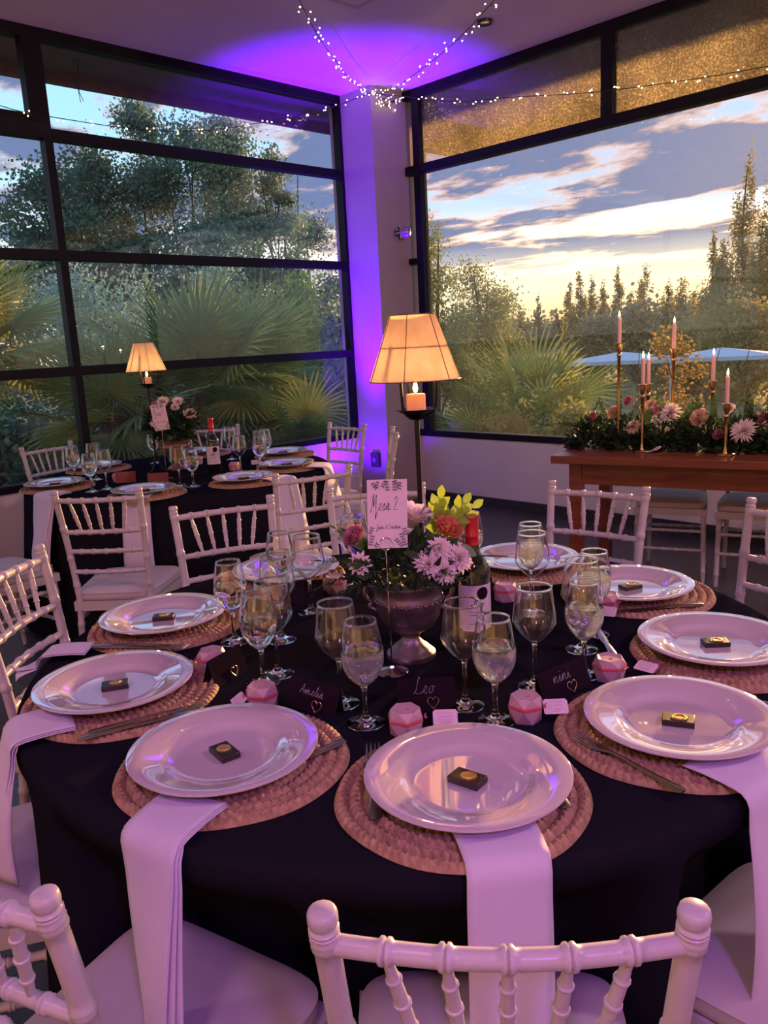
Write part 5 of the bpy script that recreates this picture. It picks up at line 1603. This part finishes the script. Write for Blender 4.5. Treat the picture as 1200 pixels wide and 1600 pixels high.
GFL = [('pink_protea', M_pet_r, 'r', 0.135, 0.35, 0.176, 0.032), ('cream_carnation', M_pet_c, 'r', 0.247, 0.38, 0.20, 0.042), ('pink_rose', M_pet_r, 'r', 0.297, 0.50, 0.255, 0.032),
       ('cream_chrysanthemum', M_pet_c, 'm', 0.385, 0.30, 0.13, 0.045), ('large_chrysanthemum', M_pet_w, 'm', 0.572, 0.36, 0.20, 0.066), ('pink_rose', M_pet_p, 'r', 0.478, 0.42, 0.205, 0.034),
       ('cream_rose', M_pet_c, 'r', 0.72, 0.36, 0.175, 0.055), ('small_rose', M_pet_r, 'r', 0.822, 0.32, 0.09, 0.034), ('spider_chrysanthemum', M_pet_w, 'm', 0.952, 0.30, 0.115, 0.072),
       ('pink_rose', M_pet_r, 'r', 1.03, 0.40, 0.165, 0.04), ('cream_chrysanthemum', M_pet_c, 'm', 0.44, 0.46, 0.24, 0.035), ('pink_rose', M_pet_p, 'r', 1.25, 0.34, 0.16, 0.045), ('cream_rose', M_pet_c, 'r', 1.5, 0.36, 0.17, 0.05), ('small_chrysanthemum', M_pet_w, 'm', 0.86, 0.46, 0.215, 0.035)]
for k, (nm, m, ty, a, b_, z, r) in enumerate(GFL):
    if ty == 'r':
        F1(nm, m, lambda b: rose(b, (a, b_, z), (-0.3, -1, 0.55), r, 300 + k, 0.04))
    else:
        F1(nm, m, lambda b: mum(b, (a, b_ - 0.03, z), (-0.3, -1, 0.75), r, 300 + k, 5, 24, 0.085, 0.05))
F1('white_ribbon', M_china, lambda b: b.tube(catmull([(0.50, 0.21, 0.012), (0.53, 0.19, 0.02), (0.55, 0.20, 0.035), (0.53, 0.21, 0.03), (0.50, 0.20, 0.01), (0.47, 0.2, 0.006)], 5), 0.004, 6))
# ================================================================== the garden outside
GZ = -1.5
def lawn_mat():
    m = bpy.data.materials.new('lawn')
    m.use_nodes = True
    nt = m.node_tree
    b = nt.nodes['Principled BSDF']
    tc = nn(nt, 'ShaderNodeTexCoord')
    n = nn(nt, 'ShaderNodeTexNoise', i_Scale=0.35, i_Detail=8.0, i_Roughness=0.7)
    lk(nt, tc.outputs['Object'], n.inputs['Vector'])
    lk(nt, ramp(nt, n.outputs[0], [(0.3, (0.035, 0.065, 0.018)), (0.5, (0.07, 0.11, 0.03)), (0.7, (0.11, 0.125, 0.045))]), b.inputs['Base Color'])
    b.inputs['Roughness'].default_value = 0.9
    return m
struct('ground', MB().box(-60, 320, -60, 320, GZ - 0.2, GZ), lawn_mat(), 'green lawn of the garden')
L_euc = leafmat('tree_grey_green', (0.26, 0.38, 0.27), (0.13, 0.22, 0.17), 0.6, 0.6, 0.3)
L_dark = leafmat('tree_dark_green', (0.15, 0.26, 0.17), (0.07, 0.14, 0.09), 0.6, 0.6, 0.3)
L_silver = leafmat('shrub_silver', (0.380, 0.570, 0.494), (0.190, 0.323, 0.266), 1.2, 0.6, 0.3)
L_mid = leafmat('shrub_green', (0.190, 0.361, 0.095), (0.095, 0.209, 0.067), 1.2, 0.6, 0.35)
L_pop = leafmat('poplar_olive', (0.418, 0.361, 0.133), (0.247, 0.228, 0.095), 0.5, 0.6, 0.5)
L_gold = leafmat('shrub_gold', (0.42, 0.28, 0.08), (0.26, 0.19, 0.06), 1.5, 0.6, 0.5)
L_far = leafmat('far_green', (0.228, 0.247, 0.152), (0.152, 0.180, 0.123), 0.2, 0.7, 0.3)
L_will = leafmat('willow_green', (0.323, 0.361, 0.114), (0.190, 0.247, 0.095), 0.8, 0.6, 0.45)
M_bark = pmat('bark', (0.10, 0.075, 0.055), 0.9, var=0.4, vscale=6, bump=0.5, bscale=20, bdist=0.02)
def crown(blobs, n, size, seed, hang=0.0, aspect=0.45):
    rn = random.Random(seed)
    V, F = [], []
    wts = [max(b[1] * b[2] * b[3], 0.01) ** 0.75 for b in blobs]
    picks = rn.choices(blobs, wts, k=n)
    for (c, rx, ry, rz_) in picks:
        while True:
            x, y, z = rn.gauss(0, 1), rn.gauss(0, 1), rn.gauss(0, 1)
            l = math.sqrt(x * x + y * y + z * z)
            if l > 1e-3:
                break
        k = 0.62
        px_, py_, pz_ = c[0] + x * k * rx, c[1] + y * k * ry, c[2] + z * k * rz_
        dx, dy, dz = rn.gauss(0, 1), rn.gauss(0, 1), rn.gauss(0, 1) - hang * 2.5
        l = math.sqrt(dx * dx + dy * dy + dz * dz) + 1e-6
        dx, dy, dz = dx / l, dy / l, dz / l
        ux, uy, uz = rn.gauss(0, 1), rn.gauss(0, 1), rn.gauss(0, 1)
        wx, wy, wz = dy * uz - dz * uy, dz * ux - dx * uz, dx * uy - dy * ux
        l = math.sqrt(wx * wx + wy * wy + wz * wz) + 1e-6
        s = size * rn.uniform(0.6, 1.25)
        w = s * aspect / l
        b = len(V)
        V += [(px_, py_, pz_), (px_ + dx * s * 0.5 + wx * w, py_ + dy * s * 0.5 + wy * w, pz_ + dz * s * 0.5 + wz * w), (px_ + dx * s, py_ + dy * s, pz_ + dz * s), (px_ + dx * s * 0.5 - wx * w, py_ + dy * s * 0.5 - wy * w, pz_ + dz * s * 0.5 - wz * w)]
        F.append((b, b + 1, b + 2, b + 3))
    m = MB()
    m.v, m.f = V, F
    return m
def tree(name, label, cat, pos, top, blobs, n, size, m, seed, group, trunk=0.12, hang=0.0, aspect=0.45, base=GZ, ntr=1):
    t = thing(name, label, cat, (pos[0], pos[1], base), 0, group)
    H_ = top - base
    rn = random.Random(seed + 500)
    BL = [((b[0] , b[1], b[2] - base), b[3], b[4], b[5]) for b in blobs]
    for k in range(ntr):
        ox, oy = rn.uniform(-0.5, 0.5) * (ntr > 1), rn.uniform(-0.5, 0.5) * (ntr > 1)
        pts = [(ox * 0.3, oy * 0.3, 0), (ox * 0.8 + rn.uniform(-.1, .1), oy * 0.8, H_ * 0.35), (ox * 1.3 + rn.uniform(-.2, .2), oy * 1.3 + rn.uniform(-.2, .2), H_ * 0.65), (ox * 1.6, oy * 1.6, H_ * 0.93)]
        mb = MB().tube(catmull(pts, 4), [trunk * (1 - 0.07 * i) for i in range(13)], 8)
        mb.obj('trunk', M_bark, t)
    mb = MB()
    for b in BL[:14]:
        c = Vector(b[0])
        mb.tube([(c.x * 0.1, c.y * 0.1, max(0.2, c.z - (abs(c.x) + abs(c.y)) * 0.9 - b[3] * 0.5)), (c.x * 0.5, c.y * 0.5, c.z - b[3] * 0.45), (c.x, c.y, c.z)], [trunk * 0.35, trunk * 0.22, trunk * 0.08], 5)
    mb.obj('branches', M_bark, t)
    o = crown(BL, n, size, seed, hang, aspect).obj('foliage', m, t, None)
    o['kind'] = 'stuff'
    return t
def blobs_round(top, bot, r, n, seed, rs=0.38, lean=0.0):
    rn = random.Random(seed)
    out = []
    for k in range(n):
        q = rn.random()
        z = bot + (top - bot) * (0.12 + 0.80 * q)
        env = r * math.sin(PI * min(1, 0.16 + 0.80 * q)) ** 0.6
        a = rn.uniform(0, 2 * PI)
        d = env * math.sqrt(rn.random()) * 0.85
        s = r * rs * rn.uniform(0.6, 1.25)
        out.append((d * math.cos(a) + lean * q, d * math.sin(a), z, s, s, s * rn.uniform(0.6, 1.0)))
    out.append((lean * 0.6, 0, top - r * 0.3, r * 0.25, r * 0.25, r * 0.32))
    return out
def blobs_poplar(top, bot, r, n, seed):
    rn = random.Random(seed)
    out = []
    for k in range(n):
        q = (k + rn.random()) / n
        z = bot + (top - bot) * (0.02 + 0.95 * q)
        env = r * (1 - q ** 2.2 * 0.86)
        a = rn.uniform(0, 2 * PI)
        s = env * rn.uniform(0.35, 0.62)
        out.append((env * 0.55 * math.cos(a), env * 0.55 * math.sin(a), z, s, s, max(s * 2.0, (top - bot) * 0.06)))
    return out
GT = 'trees beyond the left window'
tree('garden_tree', 'dark leafy tree at the far left behind the palm', 'tree', (11.2, 25.7), 7.1, blobs_round(7.1, 1.2, 1.9, 26, 1), 17000, 0.115, L_dark, 1, GT, 0.16)
tree('garden_tree', 'tall rounded tree left of the highest crown', 'tree', (13.3, 26.9), 8.3, blobs_round(8.3, 1.2, 1.5, 28, 2, 0.5), 17000, 0.115, L_dark, 2, GT, 0.09)
tree('garden_tree', 'slender tree with the highest top in the left window', 'tree', (14.9, 26.0), 9.8, blobs_round(9.8, 1.5, 1.1, 26, 3, 0.5), 15000, 0.115, L_euc, 3, GT, 0.08)
tree('garden_tree', 'broad grey-green tree in the middle of the left window', 'tree', (15.6, 24.4), 8.9, blobs_round(8.9, 0.8, 1.6, 34, 4, 0.5), 23000, 0.115, L_euc, 4, GT, 0.08, ntr=3)
tree('garden_tree', 'grey-green tree with a forked top right of the highest crown', 'tree', (17.6, 25.5), 9.5, blobs_round(9.5, 1.0, 1.3, 30, 5, 0.48), 17000, 0.115, L_euc, 5, GT, 0.08, ntr=2)
tree('garden_tree', 'open airy tree with golden bark at the right of the group', 'tree', (18.6, 23.9), 8.2, blobs_round(8.2, 0.8, 1.15, 26, 6, 0.36), 9500, 0.115, L_euc, 6, GT, 0.07, ntr=3)
tree('garden_tree', 'rounded tree beside the column in the left window', 'tree', (21.9, 26.0), 6.4, blobs_round(6.4, 0.5, 1.5, 26, 7, 0.42), 14000, 0.115, L_euc, 7, GT, 0.08, ntr=2)
tree('garden_tree', 'low distant tree against the pale sky by the column', 'tree', (27.5, 30.0), 3.6, blobs_round(3.6, -0.8, 1.7, 12, 8), 7800, 0.115, L_dark, 8, GT, 0.12)
GS = 'shrubs beyond the left window'
for k, (x, y, tp, r, lab, m) in enumerate(((6.6, 14.6, 2.9, 1.2, 'silvery willow shrub behind the left mullion', L_silver), (8.0, 14.6, 3.1, 1.25, 'silvery willow shrub above the rear lamp', L_silver), (9.4, 14.1, 3.1, 1.1, 'silvery willow shrub left of the green bush', L_silver), (9.7, 11.9, 2.75, 0.95, 'fresh green bush near the column', L_mid), (11.2, 12.6, 1.9, 1.1, 'dark bush beside the column behind glass', L_dark),
                                              (4.2, 13.2, 2.2, 1.3, 'dark bush behind the left palm', L_dark), (2.0, 11.5, 2.0, 1.2, 'dark bush at the left edge of the window', L_dark), (6.2, 10.6, 1.15, 0.9, 'low dark bush below the silvery shrubs', L_dark), (8.1, 9.4, 1.0, 0.8, 'low dark bush by the violet column', L_dark))):
    bl = blobs_round(tp, GZ + 0.1, r, 16, 40 + k, 0.42)
    tree('garden_shrub', lab, 'shrub', (x, y), tp, bl, 9000 if m is L_silver else 8000, 0.10 if m is L_silver else 0.085, m, 40 + k, GS, 0.05, hang=0.2 if m is L_silver else 0.0, aspect=0.22 if m is L_silver else 0.4)
GCV = [(2.4, 8.3, 0.35, 'dark ground cover under the far left chair'), (3.9, 8.0, 0.35, 'dark ground cover behind the rear lamp'), (5.6, 9.0, 0.35, 'dark ground cover behind the rear flowers'), (1.0, 8.6, 0.4, 'dark ground cover at the very left of the window'), (7.0, 7.6, 0.6, 'dark ground cover beside the column foot'),
       (0.7, 10.2, 0.75, 'dark low hedge at the left edge behind the ground cover'), (2.0, 9.9, 0.75, 'dark low hedge behind the far left chair'), (3.3, 9.7, 0.75, 'dark low hedge behind the left mullion foot'), (4.6, 9.9, 0.75, 'dark low hedge behind the rear lamp shade')]
for k, (x, y, tp, lab) in enumerate(GCV):
    bl = blobs_round(tp, GZ, 0.95, 16, 60 + k, 0.45)
    tree('ground_cover', lab, 'shrub', (x, y), tp, bl, 13000, 0.09, L_dark, 60 + k, 'ground cover below the left window', 0.03)
# ---- right side
GP = 'poplars on the sunset side'
PL = [(92.7, 59.2, 7.7, 1.0), (93.4, 58.2, 9.2, 1.15), (98.4, 59.5, 8.4, 1.05), (94.9, 55.7, 7.4, 0.95), (95.8, 54.1, 9.0, 1.2), (100.9, 55.2, 6.2, 1.0), (97.3, 51.3, 9.5, 1.3), (94.1, 46.6, 6.6, 1.25), (94.7, 45.3, 7.5, 1.5), (99.9, 46.1, 5.9, 1.2)]
PN = ['first distant poplar from the left', 'tall distant poplar, second from the left', 'third distant poplar from the left', 'short distant poplar left of the tallest candle', 'pointed distant poplar above the tallest candle', 'short distant poplar between two pointed ones', 'highest of the distant poplars', 'distant poplar left of the broad pair', 'broad distant poplar beside the big ones', 'small distant poplar next to the big ones']
for k, (x, y, tp, r) in enumerate(PL):
    tree('poplar', PN[k], 'tree', (x, y), tp, blobs_poplar(tp, GZ, r, 18, 80 + k), 3400, 0.26, L_pop, 80 + k, GP, 0.14)
for k, (x, y, tp, r) in enumerate(((55.0, 24.1, 7.3, 1.15), (55.6, 22.4, 12.1, 1.25), (56.1, 20.9, 11.4, 1.5), (53.5, 22.9, 6.6, 1.2), (52.2, 20.0, 8.0, 1.5), (50.0, 21.3, 4.5, 1.6))):
    tree('poplar', ['left shoulder of the tall poplars at the right edge', 'tallest poplar at the right edge', 'second tall poplar cut by the right edge', 'lower poplar in front of the tallest one', 'bushy poplar low at the right edge', 'bushy low growth at the foot of the tall poplars'][k], 'tree', (x, y), tp, blobs_poplar(tp, GZ, r, 26, 100 + k), 9500, 0.17, L_pop, 100 + k, GP, 0.16)
GW = 'trees on the sunset side'
tree('willow', 'feathery tree just right of the corner column', 'tree', (16.4, 14.7), 4.4, blobs_round(4.4, -0.9, 1.25, 26, 120, 0.34), 16000, 0.085, L_will, 120, GW, 0.10, hang=0.3, aspect=0.3, ntr=2)
tree('willow', 'feathery lower tree above the right-hand palm', 'tree', (18.7, 15.1), 3.5, blobs_round(3.5, -0.9, 1.25, 22, 121, 0.34), 12000, 0.085, L_will, 121, GW, 0.10, hang=0.3, aspect=0.3)
tree('willow', 'small feathery tree reaching towards the open horizon', 'tree', (20.9, 15.9), 2.6, blobs_round(2.6, -0.9, 1.0, 14, 122, 0.36), 7000, 0.085, L_will, 122, GW, 0.08, hang=0.3, aspect=0.3)
tree('round_tree', 'rounded green tree below the distant poplars', 'tree', (44.3, 23.2), 2.3, blobs_round(2.3, GZ, 2.9, 22, 123, 0.42), 5200, 0.26, L_far, 123, GW, 0.12)
tree('round_tree', 'rounded green tree left of the tallest candle', 'tree', (38.6, 23.1), 1.9, blobs_round(1.9, GZ, 1.7, 16, 124, 0.42), 3600, 0.24, L_far, 124, GW, 0.12)
tree('round_tree', 'golden hazy tree mass at the right edge below the poplars', 'tree', (33.0, 12.9), 2.1, blobs_round(2.1, GZ, 2.3, 22, 125, 0.42), 5200, 0.20, L_pop, 125, GW, 0.12)
tree('round_tree', 'golden hazy tree behind the shortest candle', 'tree', (36.0, 16.6), 1.9, blobs_round(1.9, GZ, 2.2, 18, 126, 0.42), 4200, 0.22, L_pop, 126, GW, 0.12)
for k, (x, y, tp) in enumerate(((123.4, 85.3, 7.5), (129.6, 93.8, 5.6), (133.5, 88.2, 5.2), (137.0, 84.0, 5.4))):
    tree('conifer', ['pointed conifer on the open horizon', 'leftmost tiny conifer on the horizon', 'tiny conifer right of the pointed one', 'tiny conifer left of the poplars'][k], 'tree', (x, y), tp, [(0, 0, GZ + (tp - GZ) * q, 1.5 * (1.05 - q), 1.5 * (1.05 - q), 1.0) for q in (0.2, 0.4, 0.6, 0.8, 0.95)], 700, 0.6, L_far, 130 + k, 'conifers on the horizon', 0.15)
rn = random.Random(5)
bl = []
for k in range(90):
    a = R(18 + 30 * k / 90)
    d_ = rn.uniform(165, 200)
    bl.append(((d_ * math.cos(a), d_ * math.sin(a), rn.uniform(0.2, 1.6)), 5.0, 5.0, 2.4))
o = crown(bl, 9000, 1.2, 140).obj('distant_woodland', L_far, None, None)
tag(o, 'hazy band of distant woodland along the horizon', 'woodland', None, 'stuff')
tree('golden_shrub', 'slender golden-leaved shrub behind the candles', 'shrub', (9.7, 4.72), 1.45, blobs_round(1.5, GZ + 0.3, 0.68, 46, 150, 0.20), 2600, 0.048, L_gold, 150, 'shrubs outside the sunset window', 0.02, ntr=3)
SH = [(6.75, 5.0, 0.72, 0.62, 'golden green shrub under the right-hand palm, left', L_will), (7.3, 4.6, 0.70, 0.55, 'golden green shrub below the right-hand palm, right', L_will), (7.6, 5.6, 0.75, 0.6, 'leafy shrub behind the big lamp shade', L_mid), (7.1, 3.9, 0.45, 0.5, 'low shrub behind the left end of the garland', L_will), (7.4, 3.0, 0.30, 0.6, 'low shrub hidden behind the garland', L_will)]
for k, (x, y, tp, r, lab, m) in enumerate(SH):
    tree('garden_shrub', lab, 'shrub', (x, y), tp, blobs_round(tp, GZ, r, 16, 160 + k, 0.40), 4200, 0.075, m, 160 + k, 'shrubs outside the sunset window', 0.03, aspect=0.25)

# ---- fan palms
M_palm = leafmat('palm_leaf', (0.247, 0.380, 0.114), (0.133, 0.247, 0.095), 2.0, 0.4, 0.3, 0.5)
M_palm_y = leafmat('palm_leaf_yellowed', (0.760, 0.684, 0.171), (0.418, 0.475, 0.133), 2.0, 0.4, 0.4, 0.5)
M_stalk = pmat('palm_stalk', (0.16, 0.15, 0.06), 0.6)
M_ptrunk = pmat('palm_trunk', (0.09, 0.065, 0.045), 0.95, var=0.5, vscale=20, bump=0.8, bscale=40, bdist=0.02)
def frond_mesh(seed, P, L, m, n=38):
    rn = random.Random(seed)
    mb = MB()
    for i in range(n):
        u = (i + 0.5) / n * 2 - 1
        a = u * R(152)
        l = L * (0.70 + 0.30 * math.cos(a * 0.6)) * rn.uniform(0.92, 1.05)
        M = TR(P, 0, -0.04) @ RZ(a) @ RY(-0.10 + 0.25 * abs(u)) @ RX(0.9 * (1 if i % 2 else -1) * 0.25)
        rows = []
        for q in range(6):
            t = q / 5
            w = 0.021 * L / 0.7 * (0.35 + 1.3 * t) if t < 0.45 else 0.0215 * L / 0.7 * (1.0 - (t - 0.45) / 0.55) ** 0.8 + 0.0008
            z = -0.30 * l * max(0, t - 0.5) ** 1.6 * (1 + rn.uniform(-0.3, 0.6)) 
            rows.append([(l * t, -w, z + w * 0.45), (l * t, 0, z), (l * t, w, z + w * 0.45)])
        mb.grid(rows, M)
    me = mb.mesh('blade', m, 180)
    st = MB().tube([(0, 0, 0), (P * 0.5, 0, 0.02), (P, 0, -0.04)], [0.012, 0.008, 0.006], 6).mesh('stalk', M_stalk)
    return me, st
FRONDS = [frond_mesh(k, 0.45 + 0.1 * (k % 2), 0.55 + 0.08 * k, M_palm) for k in range(3)]
FRONDS_Y = [frond_mesh(k + 10, 0.5, 0.6, M_palm_y) for k in range(2)]
def palm(label, x, y, zc, n, seed, scale=1.0, yellow=0.15, tr=0.11, group='fan palms outside'):
    rn = random.Random(seed)
    t = thing('fan_palm', label, 'palm', (x, y, GZ), 0, group)
    H_ = zc - GZ
    MB().tube([(0, 0, 0), (0.02, 0, H_ * 0.5), (0, 0, H_ - 0.02)], [tr * 1.2, tr, tr * 0.9], 12).obj('trunk', M_ptrunk, t)
    for k in range(n):
        az = k * 2.39996 + rn.uniform(-0.2, 0.2)
        q = (k + 0.5) / n
        el = R(78 - 118 * q + rn.uniform(-8, 8))
        me, st = rn.choice(FRONDS_Y if rn.random() < yellow else FRONDS)
        o = mobj('frond', me, t, (0.03 * math.cos(az), 0.03 * math.sin(az), H_))
        s = scale * rn.uniform(0.88, 1.12)
        o.scale = (s, s, s)
        o.rotation_euler = (Matrix.Rotation(az, 3, 'Z') @ Matrix.Rotation(-el, 3, 'Y') @ Matrix.Rotation(rn.uniform(-0.5, 0.5), 3, 'X')).to_euler()
        mobj('stalk', st, o)
    return t
palm('fan palm filling the left edge of the left window', 2.75, 8.3, 1.55, 22, 1, 1.05, 0.5)
palm('large fan palm behind the rear table flowers', 4.75, 7.75, 1.05, 26, 2, 1.15, 0.15)
palm('fan palm with a golden frond right of the rear bottle', 5.75, 8.1, 1.10, 24, 3, 1.05, 0.2)
palm('low fan palm close to the glass by the column', 5.55, 7.1, 0.35, 18, 4, 0.85, 0.15)
palm('low fan palm behind the rear lamp', 3.7, 7.6, 0.85, 18, 7, 0.95, 0.1)
palm('round fan palm in the sunset window', 8.75, 6.2, 0.30, 24, 5, 1.10, 0.35)
palm('fan palm half hidden behind the big lamp shade', 7.9, 6.3, 0.0, 20, 6, 0.8, 0.2)

# ---- white marquee on the lawn
M_canvas = pmat('marquee_canvas', (0.62, 0.66, 0.74), 0.6, var=0.06, vscale=1.0)
M_polew = pmat('marquee_pole', (0.62, 0.62, 0.66), 0.5)
t = thing('marquee', 'long low white canvas marquee on the lawn', 'marquee', (21.9, 9.3, GZ), math.atan2(-4.06, 1.96))
for k in range(4):
    x0, x1 = -3.9 + 2.6 * k, -1.3 + 2.6 * k
    xm = (x0 + x1) / 2
    zt_, ze = 0.82 - GZ, 0.62 - GZ
    MB().add([(x0, -1.3, ze), (x1, -1.3, ze), (x1, 1.3, ze), (x0, 1.3, ze), (xm, 0, zt_), (x0, -1.3, ze - 0.10), (x1, -1.3, ze - 0.10), (x1, 1.3, ze - 0.10), (x0, 1.3, ze - 0.10)],
             [(0, 1, 4), (1, 2, 4), (2, 3, 4), (3, 0, 4), (0, 5, 6, 1), (1, 6, 7, 2), (2, 7, 8, 3), (3, 8, 5, 0)]).obj('canopy', M_canvas, t, None)
    for sx in (x0 + 0.03,) + ((x1 - 0.03,) if k == 3 else ()):
        for sy in (-1.25, 1.25):
            MB().tube([(sx, sy, 0), (sx, sy, ze - 0.02)], 0.035, 8).obj('pole', M_polew, t)

# ---- loose cable hanging from the overhang outside
t = thing('hanging_cable', 'thin dark cable dangling from the overhang outside the left window', 'cable', (2.97, 5.95, 3.50))
MB().lathe([(0.001, -0.012), (0.03, -0.012), (0.034, 0.0)], 12).obj('cable_outlet', M_dark, t)
MB().tube(catmull([(0, 0, 0), (-0.004, 0.0, -0.06), (-0.012, 0, -0.16), (-0.016, 0, -0.21)], 4), 0.004, 6).obj('cable', M_dark, t)
MB().tube([(-0.016, 0, -0.20), (-0.012, 0, -0.275)], 0.0025, 5).obj('loose_core', M_dark, t)
MB().tube([(-0.016, 0, -0.20), (0.012, 0, -0.262)], 0.0025, 5).obj('loose_core', M_dark, t)
